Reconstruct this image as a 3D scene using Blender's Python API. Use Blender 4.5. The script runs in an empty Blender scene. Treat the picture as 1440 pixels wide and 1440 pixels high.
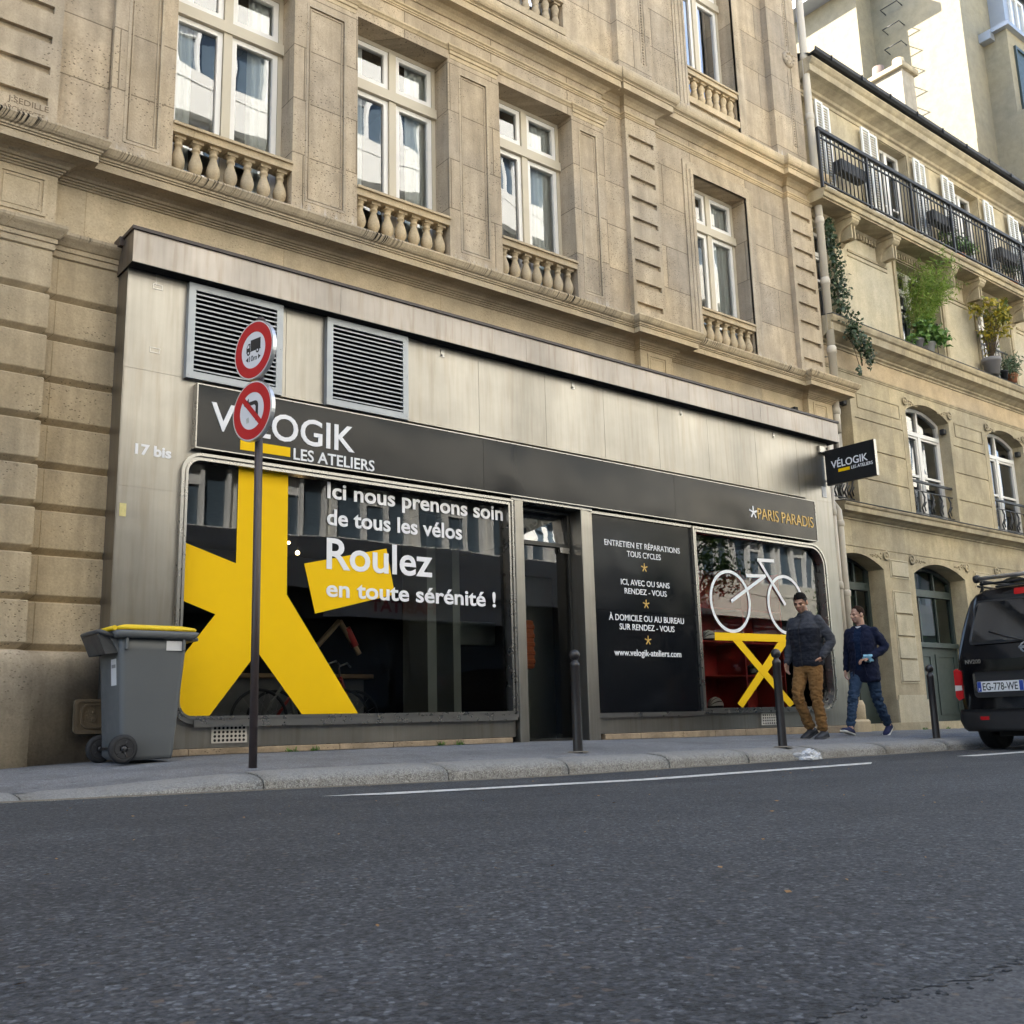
import bpy, bmesh, math, random
from mathutils import Vector, Matrix
R = math.radians
SC = bpy.context.scene
COL = SC.collection
rnd = random.Random(7)

# ------------------------------------------------------------------ camera
F_PX, PITCH, ROLL, YAW = 1446.0, R(11.705), R(-1.5295), R(39.246)
cy, sy = math.cos(YAW), math.sin(YAW)
fh, r0, up = Vector((sy, cy, 0)), Vector((cy, -sy, 0)), Vector((0, 0, 1))
fw = fh*math.cos(PITCH) + up*math.sin(PITCH)
u0 = -fh*math.sin(PITCH) + up*math.cos(PITCH)
rv = r0*math.cos(ROLL) + u0*math.sin(ROLL)
uv = -r0*math.sin(ROLL) + u0*math.cos(ROLL)
cam = bpy.data.cameras.new('camera')
camo = bpy.data.objects.new('camera', cam)
COL.objects.link(camo)
M = Matrix((rv, uv, -fw)).transposed().to_4x4()
M.translation = Vector((0, -8.5, 0.22))
camo.matrix_world = M
cam.sensor_width = 36; cam.lens = F_PX/1440*36
cam.clip_start = 0.05; cam.clip_end = 3000
cam.dof.use_dof = True; cam.dof.focus_distance = 10.5; cam.dof.aperture_fstop = 20
SC.camera = camo

# ------------------------------------------------------------------ light
SUN_EL, SUN_AZ = R(38), R(-38)          # azimuth from +Y towards +X
sd = Vector((math.sin(SUN_AZ)*math.cos(SUN_EL), math.cos(SUN_AZ)*math.cos(SUN_EL), math.sin(SUN_EL)))
w = bpy.data.worlds.new('World'); SC.world = w; w.use_nodes = True
nt = w.node_tree
bg = nt.nodes['Background']
sky = nt.nodes.new('ShaderNodeTexSky'); sky.sky_type = 'NISHITA'; sky.sun_disc = False
sky.sun_elevation = SUN_EL; sky.sun_rotation = SUN_AZ
sky.air_density = 1.0; sky.dust_density = 1.2; sky.ozone_density = 1.2
tcw = nt.nodes.new('ShaderNodeTexCoord')
cn = nt.nodes.new('ShaderNodeTexNoise'); cn.inputs['Scale'].default_value = 3.2; cn.inputs['Detail'].default_value = 7
cr = nt.nodes.new('ShaderNodeValToRGB'); cr.color_ramp.elements[0].position = .54; cr.color_ramp.elements[1].position = .74
cmx = nt.nodes.new('ShaderNodeMix'); cmx.data_type = 'RGBA'
nt.links.new(tcw.outputs['Generated'], cn.inputs['Vector']); nt.links.new(cn.outputs['Fac'], cr.inputs['Fac'])
nt.links.new(cr.outputs['Color'], cmx.inputs['Factor']); nt.links.new(sky.outputs['Color'], cmx.inputs['A'])
cmx.inputs['B'].default_value = (6.5, 6.8, 7.2, 1)
nt.links.new(cmx.outputs['Result'], bg.inputs['Color'])
bg.inputs['Strength'].default_value = 0.105
sl = bpy.data.lights.new('sun', 'SUN'); sl.energy = 5.0; sl.angle = R(0.5); sl.color = (1, .93, .81)
so = bpy.data.objects.new('sun', sl); COL.objects.link(so); so.location = (-20, 20, 40)
so.rotation_euler = (-sd).to_track_quat('-Z', 'Y').to_euler()
SC.view_settings.view_transform = 'Standard'; SC.view_settings.look = 'None'
SC.view_settings.gamma = 1; SC.view_settings.exposure = 2.52
SC.cycles.max_bounces = 10; SC.cycles.diffuse_bounces = 5; SC.cycles.glossy_bounces = 5
SC.cycles.transparent_max_bounces = 16; SC.cycles.transmission_bounces = 6
SC.cycles.caustics_reflective = False; SC.cycles.caustics_refractive = False
SC.cycles.use_denoising = True

# ------------------------------------------------------------------ nodes
def nd(nt, t, ins=None, **props):
    n = nt.nodes.new('ShaderNode'+t)
    for k, v in props.items(): setattr(n, k, v)
    for k, v in (ins or {}).items():
        s = n.inputs[k]
        if isinstance(v, bpy.types.NodeSocket): nt.links.new(v, s)
        elif isinstance(v, (tuple, list)) and len(v) == 3 and s.type == 'RGBA': s.default_value = (*v, 1)
        else: s.default_value = v
    return n
def mth(nt, op, a, b=0.0, c=0.0, clamp=False):
    n = nd(nt, 'Math', {0: a, 1: b, 2: c}, operation=op); n.use_clamp = clamp
    return n.outputs[0]
def mixc(nt, f, a, b, bt='MIX'):
    n = nt.nodes.new('ShaderNodeMix'); n.data_type = 'RGBA'; n.blend_type = bt
    for i, v in ((0, f), (6, a), (7, b)):
        s = n.inputs[i]
        if isinstance(v, bpy.types.NodeSocket): nt.links.new(v, s)
        elif isinstance(v, (tuple, list)): s.default_value = (*v, 1) if len(v) == 3 else v
        else: s.default_value = v
    return n.outputs[2]
def rng(nt, v, a, b, c=0.0, d=1.0):
    return nd(nt, 'MapRange', {0: v, 1: a, 2: b, 3: c, 4: d}).outputs[0]
def noise(nt, vec, sc, det=4, ro=.55, dist=0.0):
    return nd(nt, 'TexNoise', {'Vector': vec, 'Scale': sc, 'Detail': det, 'Roughness': ro, 'Distortion': dist}).outputs['Fac']
def newmat(name):
    m = bpy.data.materials.new(name); m.use_nodes = True
    return m, m.node_tree, m.node_tree.nodes['Principled BSDF']
def world_uz(nt):
    g = nd(nt, 'NewGeometry')
    s = nd(nt, 'SeparateXYZ', {0: g.outputs['Position']})
    u = mth(nt, 'ADD', s.outputs[0], s.outputs[1])
    return g.outputs['Position'], u, s.outputs[2], s.outputs
def cxyz(nt, x=0.0, y=0.0, z=0.0):
    return nd(nt, 'CombineXYZ', {0: x, 1: y, 2: z}).outputs[0]
def plain(name, col, rough=.5, metal=0.0, bump=0.0, bscale=40, var=.12, vscale=3, coat=0.0, spec=None, rv=.07):
    m, nt, b = newmat(name)
    tc = nd(nt, 'TexCoord').outputs['Object']
    n1 = noise(nt, tc, vscale, 5)
    c = mixc(nt, n1, tuple(x*(1-var) for x in col), tuple(min(1, x*(1+var)) for x in col))
    nt.links.new(c, b.inputs['Base Color'])
    b.inputs['Metallic'].default_value = metal
    r = rng(nt, noise(nt, tc, vscale*4, 4), .3, .7, max(.02, rough-rv), min(1, rough+rv))
    nt.links.new(r, b.inputs['Roughness'])
    if coat: b.inputs['Coat Weight'].default_value = coat; b.inputs['Coat Roughness'].default_value = .05
    if spec is not None: b.inputs['Specular IOR Level'].default_value = spec
    if bump:
        bn = nd(nt, 'Bump', {'Height': noise(nt, tc, bscale, 4), 'Strength': bump, 'Distance': .01})
        nt.links.new(bn.outputs[0], b.inputs['Normal'])
    return m
def emit(name, col, st):
    m, nt, b = newmat(name)
    b.inputs['Base Color'].default_value = (*col, 1)
    b.inputs['Emission Color'].default_value = (*col, 1); b.inputs['Emission Strength'].default_value = st
    return m
def stone(name, col, bw=0, bh=0, zoff=0.0, uoff=0.0, pits=1.0, streak=.25, stains=(), pale=(), grime=.0, rough=.9, joint=.42, mort=.007, hor=False, warm=None):
    m, nt, b = newmat(name)
    P, u, z, s = world_uz(nt)
    big = noise(nt, P, .55, 3)
    med = noise(nt, P, 5, 6, .6)
    fine = noise(nt, P, 55, 3)
    wc = warm or (col[0]*1.06, col[1]*1.0, col[2]*.90)
    gc = (col[0]*.88, col[1]*.88, col[2]*.9)
    c = mixc(nt, rng(nt, big, .35, .65), wc, gc)
    c = mixc(nt, 1.0, c, nd(nt, 'CombineColor', {0: rng(nt, med, .25, .75, .84, 1.12), 1: rng(nt, med, .25, .75, .84, 1.11), 2: rng(nt, med, .25, .75, .82, 1.1)}).outputs[0], 'MULTIPLY')
    sv = cxyz(nt, mth(nt, 'MULTIPLY', u, 5.0), mth(nt, 'MULTIPLY', z, .55))
    stv = rng(nt, noise(nt, sv, 1.0, 5, .6), .35, .7, 1.0, 1.0-streak)
    c = mixc(nt, 1.0, c, nd(nt, 'CombineColor', {0: stv, 1: stv, 2: stv}).outputs[0], 'MULTIPLY')
    c = mixc(nt, .5, c, nd(nt, 'CombineColor', {0: rng(nt, fine, .3, .7, .8, 1.2), 1: rng(nt, fine, .3, .7, .8, 1.2), 2: rng(nt, fine, .3, .7, .8, 1.2)}).outputs[0], 'MULTIPLY')
    h = mth(nt, 'ADD', mth(nt, 'MULTIPLY', med, .35), mth(nt, 'MULTIPLY', fine, .25))
    if bw:
        bv = cxyz(nt, mth(nt, 'ADD', u, uoff), mth(nt, 'ADD', z, zoff))
        br = nd(nt, 'TexBrick', {'Vector': bv, 'Scale': 1.0, 'Mortar Size': mort, 'Mortar Smooth': .2, 'Bias': 0.0, 'Brick Width': bw, 'Row Height': bh,
                                 'Color1': (.80, .80, .82), 'Color2': (1.14, 1.11, 1.06), 'Mortar': (joint, joint*.95, joint*.85)})
        br.offset = .5
        c = mixc(nt, .85, c, br.outputs['Color'], 'MULTIPLY')
        h = mth(nt, 'SUBTRACT', h, mth(nt, 'MULTIPLY', br.outputs['Fac'], .8))
    if pits:
        pv = nd(nt, 'Mapping', {'Vector': P, 'Scale': (1, 1, 1.7)}).outputs[0]
        vo = nd(nt, 'TexVoronoi', {'Vector': pv, 'Scale': 26.0, 'Randomness': 1.0}).outputs['Distance']
        gate = rng(nt, noise(nt, P, 2.4, 3), .45, .60)
        pit = mth(nt, 'MULTIPLY', rng(nt, vo, .16, .26, 1.0, 0.0), gate)
        vo2 = nd(nt, 'TexVoronoi', {'Vector': pv, 'Scale': 60.0, 'Randomness': 1.0}).outputs['Distance']
        pit2 = mth(nt, 'MULTIPLY', rng(nt, vo2, .12, .22, .7, 0.0), rng(nt, noise(nt, P, 4.1, 3), .45, .6))
        pit = mth(nt, 'MULTIPLY', mth(nt, 'MAXIMUM', pit, pit2), pits, clamp=True)
        c = mixc(nt, mth(nt, 'MULTIPLY', pit, .85), c, (col[0]*.22, col[1]*.2, col[2]*.17))
        h = mth(nt, 'SUBTRACT', h, pit)
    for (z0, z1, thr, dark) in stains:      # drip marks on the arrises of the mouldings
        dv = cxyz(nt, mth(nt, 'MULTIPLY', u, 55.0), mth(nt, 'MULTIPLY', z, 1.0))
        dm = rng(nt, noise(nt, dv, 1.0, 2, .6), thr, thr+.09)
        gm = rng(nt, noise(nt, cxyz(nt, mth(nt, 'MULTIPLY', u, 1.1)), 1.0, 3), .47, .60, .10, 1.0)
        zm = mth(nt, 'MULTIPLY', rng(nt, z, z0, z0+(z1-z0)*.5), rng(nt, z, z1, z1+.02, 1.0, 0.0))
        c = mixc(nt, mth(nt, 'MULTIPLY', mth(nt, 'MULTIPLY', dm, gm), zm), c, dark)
    for (z0, z1) in pale:                   # washed grey streaks rising from a ledge
        dv = cxyz(nt, mth(nt, 'MULTIPLY', u, 22.0), mth(nt, 'MULTIPLY', z, 1.0))
        dm = rng(nt, noise(nt, dv, 1.0, 3, .6), .42, .58, .0, .8)
        zm = mth(nt, 'MULTIPLY', rng(nt, z, z0-.01, z0), rng(nt, mth(nt, 'ADD', z, mth(nt, 'MULTIPLY', noise(nt, dv, .7, 2), .35)), z0+.18, z1+.22, 1.0, 0.0))
        c = mixc(nt, mth(nt, 'MULTIPLY', dm, zm), c, (.60, .565, .54))
    if grime:
        gn = noise(nt, P, 2.2, 6, .65, .6)
        c = mixc(nt, mth(nt, 'MULTIPLY', rng(nt, gn, .42, .66), grime), c, (.10, .075, .05))
    nt.links.new(c, b.inputs['Base Color'])
    b.inputs['Roughness'].default_value = rough
    b.inputs['Specular IOR Level'].default_value = .25
    bn = nd(nt, 'Bump', {'Height': h, 'Strength': .55, 'Distance': .012})
    nt.links.new(bn.outputs[0], b.inputs['Normal'])
    return m
def glass(name, tint=(1, 1, 1), ior=1.75, wav=.02, wsc=1.2, rough=0.0):
    m = bpy.data.materials.new(name); m.use_nodes = True; nt = m.node_tree; nt.nodes.clear()
    out = nd(nt, 'OutputMaterial')
    P = nd(nt, 'NewGeometry').outputs['Position']
    bn = nd(nt, 'Bump', {'Height': noise(nt, P, wsc, 1), 'Strength': wav, 'Distance': 1.0}).outputs[0]
    fr = nd(nt, 'Fresnel', {'IOR': ior}).outputs[0]
    tr = nd(nt, 'BsdfTransparent', {'Color': tint})
    gl = nd(nt, 'BsdfGlossy', {'Color': (.95, .97, 1.0), 'Roughness': rough, 'Normal': bn})
    mx = nd(nt, 'MixShader', {0: fr, 1: tr.outputs[0], 2: gl.outputs[0]})
    nt.links.new(mx.outputs[0], out.inputs[0])
    return m

# ------------------------------------------------------------------ mesh builder
class MB:
    def __init__(s): s.v = []; s.f = []; s.m = []; s.s = []
    def face(s, idx, m=0, sm=False): s.f.append(tuple(idx)); s.m.append(m); s.s.append(sm)
    def add(s, pts): i = len(s.v); s.v.extend([tuple(p) for p in pts]); return i
    def poly(s, pts, m=0, sm=False): i = s.add(pts); s.face(range(i, i+len(pts)), m, sm)
    def quad(s, a, b, c, d, m=0): s.poly((a, b, c, d), m)
    def box(s, x0, x1, y0, y1, z0, z1, m=0, skip=''):
        i = s.add([(x0, y0, z0), (x1, y0, z0), (x1, y1, z0), (x0, y1, z0), (x0, y0, z1), (x1, y0, z1), (x1, y1, z1), (x0, y1, z1)])
        for k, q in (('-z', (0, 3, 2, 1)), ('+z', (4, 5, 6, 7)), ('-y', (0, 1, 5, 4)), ('+x', (1, 2, 6, 5)), ('+y', (2, 3, 7, 6)), ('-x', (3, 0, 4, 7))):
            if k not in skip: s.face([i+j for j in q], m)
        return s
    def bbox(s, x0, x1, y0, y1, z0, z1, r=.01, m=0, seg=1):
        """box with bevelled edges"""
        bm = bmesh.new(); bmesh.ops.create_cube(bm, size=1)
        for v in bm.verts: v.co = ((x0+x1)/2+v.co.x*(x1-x0), (y0+y1)/2+v.co.y*(y1-y0), (z0+z1)/2+v.co.z*(z1-z0))
        bmesh.ops.bevel(bm, geom=bm.edges[:], offset=r, segments=seg, affect='EDGES', profile=.5)
        s.bm(bm, m); return s
    def bm(s, bm, m=0, sm=False):
        bm.verts.ensure_lookup_table(); i = len(s.v)
        for k, v in enumerate(bm.verts): v.index = k; s.v.append(tuple(v.co))
        for f in bm.faces: s.face([i+v.index for v in f.verts], m, sm)
        bm.free()
    def lathe(s, prof, c=(0, 0, 0), seg=20, m=0, axis='z', cap=True, sm=True):
        def T(r, h, a):
            x, y = r*math.cos(a), r*math.sin(a)
            return {'z': (c[0]+x, c[1]+y, c[2]+h), 'x': (c[0]+h, c[1]+x, c[2]+y), 'y': (c[0]+x, c[1]+h, c[2]-y)}[axis]
        i = s.add([T(r, h, 2*math.pi*k/seg) for r, h in prof for k in range(seg)])
        for j in range(len(prof)-1):
            for k in range(seg):
                a, b = i+j*seg+k, i+j*seg+(k+1) % seg
                s.face((a, b, b+seg, a+seg), m, sm)
        if cap:
            if prof[0][0] > 1e-5: s.face([i+k for k in range(seg)][::-1], m)
            if prof[-1][0] > 1e-5: s.face([i+(len(prof)-1)*seg+k for k in range(seg)], m)
        return s
    def tube(s, pts, rad, seg=8, m=0, cap=True, closed=False):
        pts = [Vector(p) for p in pts]; n = len(pts)
        rad = rad if isinstance(rad, (list, tuple)) else [rad]*n
        ref = None; base = len(s.v)
        for k, p in enumerate(pts):
            a = pts[(k-1) % n] if (k > 0 or closed) else p; b = pts[(k+1) % n] if (k < n-1 or closed) else p
            t = (b-a).normalized() if (b-a).length > 1e-9 else Vector((0, 0, 1))
            if ref is None: ref = t.orthogonal().normalized()
            ref = (ref - t*ref.dot(t)); ref = ref.normalized() if ref.length > 1e-6 else t.orthogonal().normalized()
            o = t.cross(ref)
            for q in range(seg):
                an = 2*math.pi*q/seg
                s.v.append(tuple(p+(ref*math.cos(an)+o*math.sin(an))*rad[k]))
        for k in range(n if closed else n-1):
            for q in range(seg):
                a, b = base+k*seg+q, base+k*seg+(q+1) % seg
                k2 = (k+1) % n
                c, d = base+k2*seg+(q+1) % seg, base+k2*seg+q
                s.face((a, b, c, d), m, True)
        if cap and not closed:
            s.face([base+q for q in range(seg)][::-1], m); s.face([base+(n-1)*seg+q for q in range(seg)], m)
        return s
    def prism(s, pts2, y0, y1, m=0, tr=None):
        """polygon in (x,z), extruded from y0 (front) to y1"""
        tr = tr or (lambda x, y, z: (x, y, z)); n = len(pts2)
        area = sum(pts2[i][0]*pts2[(i+1) % n][1]-pts2[(i+1) % n][0]*pts2[i][1] for i in range(n))
        if area < 0: pts2 = pts2[::-1]
        i = s.add([tr(x, y0, z) for x, z in pts2]); j = s.add([tr(x, y1, z) for x, z in pts2])
        s.face([i+k for k in range(n)], m); s.face([j+k for k in range(n)][::-1], m)
        for k in range(n):
            k2 = (k+1) % n; s.face((i+k, j+k, j+k2, i+k2), m)
        return s
    def ring(s, outer, inner, y0, y1, m=0):
        n = len(outer)
        a = s.add([(x, y0, z) for x, z in outer]); b = s.add([(x, y0, z) for x, z in inner])
        c = s.add([(x, y1, z) for x, z in outer]); d = s.add([(x, y1, z) for x, z in inner])
        for k in range(n):
            q = (k+1) % n
            s.face((a+k, a+q, b+q, b+k), m); s.face((c+q, c+k, d+k, d+q), m)
            s.face((a+q, a+k, c+k, c+q), m); s.face((b+k, b+q, d+q, d+k), m)
        return s
    def rframe(s, x0, x1, z0, z1, wd, y0, y1, m=0, wb=None):
        wb = wd if wb is None else wb
        return s.ring([(x0, z0), (x1, z0), (x1, z1), (x0, z1)], [(x0+wd, z0+wb), (x1-wd, z0+wb), (x1-wd, z1-wd), (x0+wd, z1-wd)], y0, y1, m)
    def sweep(s, path, prof, m=0, sm=False, endcap=True):
        """profile (d outward, z) along a plan path [(x,y)] walked with the outside on its right"""
        n = len(path); dirs = []
        for k in range(n-1):
            dx, dy = path[k+1][0]-path[k][0], path[k+1][1]-path[k][1]; l = math.hypot(dx, dy); dirs.append((dy/l, -dx/l))
        off = []
        for k in range(n):
            if k == 0: off.append(dirs[0])
            elif k == n-1: off.append(dirs[-1])
            else:
                a, b = dirs[k-1], dirs[k]; q = 1+a[0]*b[0]+a[1]*b[1]
                off.append(((a[0]+b[0])/q, (a[1]+b[1])/q) if q > .05 else a)
        L = len(prof); i = s.add([(path[k][0]+off[k][0]*d, path[k][1]+off[k][1]*d, z) for k in range(n) for d, z in prof])
        for k in range(n-1):
            for j in range(L-1):
                a = i+k*L+j; s.face((a, a+L, a+L+1, a+1), m, sm)
        if endcap:
            s.face([i+j for j in range(L)], m); s.face([i+(n-1)*L+j for j in range(L)][::-1], m)
        return s
    def wall(s, x0, x1, z0, z1, y, ops=(), m=0, mr=None):
        """front face at y with openings: dict x0,x1,z0,z1,depth, arch (rise), back, slices"""
        mr = m if mr is None else mr
        xs = {x0, x1}
        for o in ops:
            xs |= {o['x0'], o['x1']}
            if o.get('arch') or o.get('top') or o.get('bot'):
                n = o.get('n', 14); xs |= {o['x0']+(o['x1']-o['x0'])*k/n for k in range(n+1)}
        xs = sorted(x for x in xs if x0-1e-6 <= x <= x1+1e-6)
        xx = [xs[0]]
        for x in xs[1:]:
            if x-xx[-1] > 1e-5: xx.append(x)
        def top(o, x):
            if o.get('top'): return o['top'](x)
            if not o.get('arch'): return o['z1']
            hw = (o['x1']-o['x0'])/2; h = o['arch']; rr = (hw*hw+h*h)/(2*h); c = (o['x0']+o['x1'])/2
            return o['z1']-rr+math.sqrt(max(0, rr*rr-(x-c)**2))
        def bot(o, x): return o['bot'](x) if o.get('bot') else o['z0']
        for a, b in zip(xx[:-1], xx[1:]):
            mid = (a+b)/2
            act = sorted([o for o in ops if o['x0'] < mid < o['x1']], key=lambda o: o['z0'])
            la, lb = z0, z0
            for o in act:
                ba, bb = bot(o, a), bot(o, b)
                if min(ba-la, bb-lb) > -1e-6 and max(ba-la, bb-lb) > 1e-6: s.quad((a, y, la), (b, y, lb), (b, y, bb), (a, y, ba), m)
                ta, tb = top(o, a), top(o, b); yd = y+o['depth']
                s.quad((a, y, ta), (b, y, tb), (b, yd, tb), (a, yd, ta), mr)
                s.quad((b, y, bb), (a, y, ba), (a, yd, ba), (b, yd, bb), mr)
                if o.get('back'): s.quad((a, yd, ba), (b, yd, bb), (b, yd, tb), (a, yd, ta), m)
                la, lb = ta, tb
            if max(z1-la, z1-lb) > 1e-6: s.quad((a, y, la), (b, y, lb), (b, y, z1), (a, y, z1), m)
        for o in ops:
            yd = y+o['depth']
            for x, fl in ((o['x0'], 0), (o['x1'], 1)):
                if fl == o.get('open'): continue
                ba, ta = bot(o, x), top(o, x)
                if ta-ba < 1e-5: continue
                q = [(x, y, ba), (x, yd, ba), (x, yd, ta), (x, y, ta)]
                s.poly(q if fl == 0 else q[::-1], mr)
        return s
    def xform(s, fn, i0=0):
        for k in range(i0, len(s.v)): s.v[k] = tuple(fn(*s.v[k]))
        return s

WL = {}
def build(name, mb, mats, parent=None, base=None, smooth=None):
    me = bpy.data.meshes.new(name)
    b = WL[parent.name] if parent is not None else (base or (0, 0, 0))
    me.from_pydata([(x-b[0], y-b[1], z-b[2]) for x, y, z in mb.v], [], mb.f)
    mats = mats if isinstance(mats, (list, tuple)) else [mats]
    for q in mats: me.materials.append(q)
    me.polygons.foreach_set('material_index', mb.m)
    me.polygons.foreach_set('use_smooth', [bool(x) if smooth is None else smooth for x in mb.s])
    me.update()
    o = bpy.data.objects.new(name, me); COL.objects.link(o)
    if parent is not None: o.parent = parent
    else: o.location = b
    WL[o.name] = tuple(b)
    return o
def tag(o, label=None, cat=None, group=None, kind=None):
    if label: o['label'] = label
    if cat: o['category'] = cat
    if group: o['group'] = group
    if kind: o['kind'] = kind
    return o
def thing(name, label, cat, base, group=None):
    o = bpy.data.objects.new(name, None); o.empty_display_size = .2; COL.objects.link(o); o.location = base
    WL[o.name] = tuple(base)
    return tag(o, label, cat, group)
def dup(o, parent=None, loc=None, rz=None, label=None, group=None):
    c = o.copy(); COL.objects.link(c); c.parent = parent
    if loc is not None: c.location = loc; WL[c.name] = tuple(loc)
    if rz is not None: c.rotation_euler = (0, 0, rz)
    if label: c['label'] = label
    if group: c['group'] = group
    for ch in list(o.children): dup(ch, c)
    return c
# lettering
TXT = {}
def text_pts(s, bold=0.0, spacing=1.0, wordsp=1.0):
    if (s, bold) in TXT: return TXT[s, bold]
    c = bpy.data.curves.new('txt', 'FONT'); c.body = s; c.size = 1; c.offset = bold; c.resolution_u = 4
    c.space_character = spacing; c.space_word = wordsp
    o = bpy.data.objects.new('txt', c); COL.objects.link(o)
    dg = bpy.context.evaluated_depsgraph_get(); me = bpy.data.meshes.new_from_object(o.evaluated_get(dg))
    v = [(p.co.x, p.co.y) for p in me.vertices]; f = [tuple(p.vertices) for p in me.polygons]
    bpy.data.meshes.remove(me); bpy.data.objects.remove(o); bpy.data.curves.remove(c)
    TXT[s, bold] = (v, f)
    return v, f
for _s, _b in [('J.SEDILLE', 0.004), ('ARCHITECTE', 0.002), ('Ici nous prenons soin', 0.022), ('de tous les vélos', 0.022), ('Roulez', 0.016), ('en toute sérénité !', 0.022), ('17 bis', 0.012), ('VÉLOGIK', 0.012), ('LES ATELIERS', 0.012), ('LES ATELIERS', 0.01), ('PARIS PARADIS', 0.0), ('ENTRETIEN ET RÉPARATIONS', 0.004), ('TOUS CYCLES', 0.004), ('ICI, AVEC OU SANS', 0.006), ('RENDEZ - VOUS', 0.006), ('À DOMICILE OU AU BUREAU', 0.008), ('SUR RENDEZ - VOUS', 0.008), ('www.velogik-ateliers.com', 0.012), ('HABITAT', 0.02), ('10m', 0.01), ('EG-778-WE', 0.012), ('F', 0.012), ('NV200', 0.03), ('NISSAN', 0.01)]: text_pts(_s, _b)
CAP = max(p[1] for p in text_pts('H')[0])
def letters(mb, s, x0, x1, zb, cap, y=0.0, thick=.003, bold=0.0, m=0, tr=None, spacing=1.0, slope=0.0):
    """writes s from x0 to x1, baseline zb, capital height cap, front at y"""
    v, f = text_pts(s, bold, spacing)
    a, b = min(p[0] for p in v), max(p[0] for p in v)
    tr = tr or (lambda x, yy, z: (x, yy, z))
    P = [(x0+(p[0]-a)/(b-a)*(x1-x0), zb+p[1]/CAP*cap) for p in v]
    P = [(x, z+slope*(x-x0)) for x, z in P]
    i = mb.add([tr(x, y, z) for x, z in P]); j = mb.add([tr(x, y+thick, z) for x, z in P])
    ed = {}
    for q in f:
        ar = sum(P[q[k]][0]*P[q[(k+1) % len(q)]][1]-P[q[(k+1) % len(q)]][0]*P[q[k]][1] for k in range(len(q)))
        q = q if ar > 0 else q[::-1]
        mb.face([i+k for k in q], m)
        for k in range(len(q)):
            e = (q[k], q[(k+1) % len(q)])
            ed[e] = 1
    for (p, q) in ed:
        if (q, p) not in ed: mb.face((i+q, i+p, j+p, j+q), m)
    return mb
def arc(cx, cz, r, a0, a1, n=8): return [(cx+r*math.cos(a0+(a1-a0)*k/n), cz+r*math.sin(a0+(a1-a0)*k/n)) for k in range(n+1)]
def rrect(x0, x1, z0, z1, rbl=0, rbr=0, rtr=0, rtl=0, n=8):
    p = []
    for r, cx, cz, a in ((rbl, x0+rbl, z0+rbl, math.pi), (rbr, x1-rbr, z0+rbr, 1.5*math.pi), (rtr, x1-rtr, z1-rtr, 0), (rtl, x0+rtl, z1-rtl, .5*math.pi)):
        if r: p += arc(cx, cz, r, a, a+math.pi/2, n)
        else: p += [(cx, cz)]*(n+1) if False else [(cx, cz)]
    return p
def voxel(mb, mats, name, parent, size=.006, it=4, matfn=None, disp=None, base=None):
    """fuse overlapping closed shapes into one continuous skin"""
    me = bpy.data.meshes.new('tmp'); me.from_pydata(mb.v, [], mb.f); me.update()
    o = bpy.data.objects.new('tmp', me); COL.objects.link(o)
    md = o.modifiers.new('r', 'REMESH'); md.mode = 'VOXEL'; md.voxel_size = size
    ms = o.modifiers.new('s', 'SMOOTH'); ms.iterations = it; ms.factor = .5
    dg = bpy.context.evaluated_depsgraph_get(); me2 = bpy.data.meshes.new_from_object(o.evaluated_get(dg))
    bpy.data.objects.remove(o); bpy.data.meshes.remove(me)
    b = WL[parent.name] if parent is not None else (base or (0, 0, 0))
    for v in me2.vertices:
        co = v.co.copy()
        if disp: co = co + v.normal*disp(co)
        v.co = co
    me2.materials.clear()
    for q in (mats if isinstance(mats, (list, tuple)) else [mats]): me2.materials.append(q)
    for p in me2.polygons:
        p.use_smooth = True
        if matfn: p.material_index = matfn(p.center)
    me2.name = name
    o = bpy.data.objects.new(name, me2); COL.objects.link(o)
    if parent is not None: o.parent = parent
    WL[o.name] = tuple(b)
    return o
# ------------------------------------------------------------------ materials
ST = (.52, .44, .315)
m_lime = stone('limestone_ashlar', (.49, .42, .325), 1.25, .62, zoff=.19, uoff=.3, pits=1.25, streak=.36, pale=((5.28, 5.42), (8.84, 8.98)))
m_limep = stone('limestone_plain', (.49, .42, .325), 0, 0, pits=1.25, streak=.36, pale=((5.28, 5.42), (8.84, 8.98)))
m_frieze = stone('limestone_frieze', ST, 1.9, 3.0, zoff=2.0, uoff=.2, pits=.45, streak=.12, joint=.8, mort=.004)
m_rust = stone('limestone_rusticated', (.55, .465, .33), 1.15, 10, zoff=3, uoff=.42, pits=.9, streak=.36, joint=.6, mort=.005)
m_plinth = stone('limestone_base', (.60, .52, .40), 0, 0, pits=.6, streak=.35, grime=.2)
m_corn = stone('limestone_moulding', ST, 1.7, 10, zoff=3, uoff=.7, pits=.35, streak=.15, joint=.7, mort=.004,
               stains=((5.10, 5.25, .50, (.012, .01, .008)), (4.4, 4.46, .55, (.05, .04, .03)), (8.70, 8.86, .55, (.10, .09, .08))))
m_carve = plain('carved_shadow', (.16, .12, .08), .95)
m_sash = plain('white_sash_paint', (.74, .72, .68), .45, var=.05)
m_case = plain('beige_casing_paint', (.52, .46, .35), .55, var=.08)
m_wglass = glass('upper_window_glass', (.90, .94, .95), ior=2.35, wav=.006, wsc=1.3)
m_room = plain('dark_room', (.09, .095, .10), .9, spec=.1)
m_curt = bpy.data.materials.new('sheer_curtain'); m_curt.use_nodes = True
_b = m_curt.node_tree.nodes['Principled BSDF']; _b.inputs['Base Color'].default_value = (.82, .83, .8, 1); _b.inputs['Roughness'].default_value = .9
_b.inputs['Subsurface Weight'].default_value = 0
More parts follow.
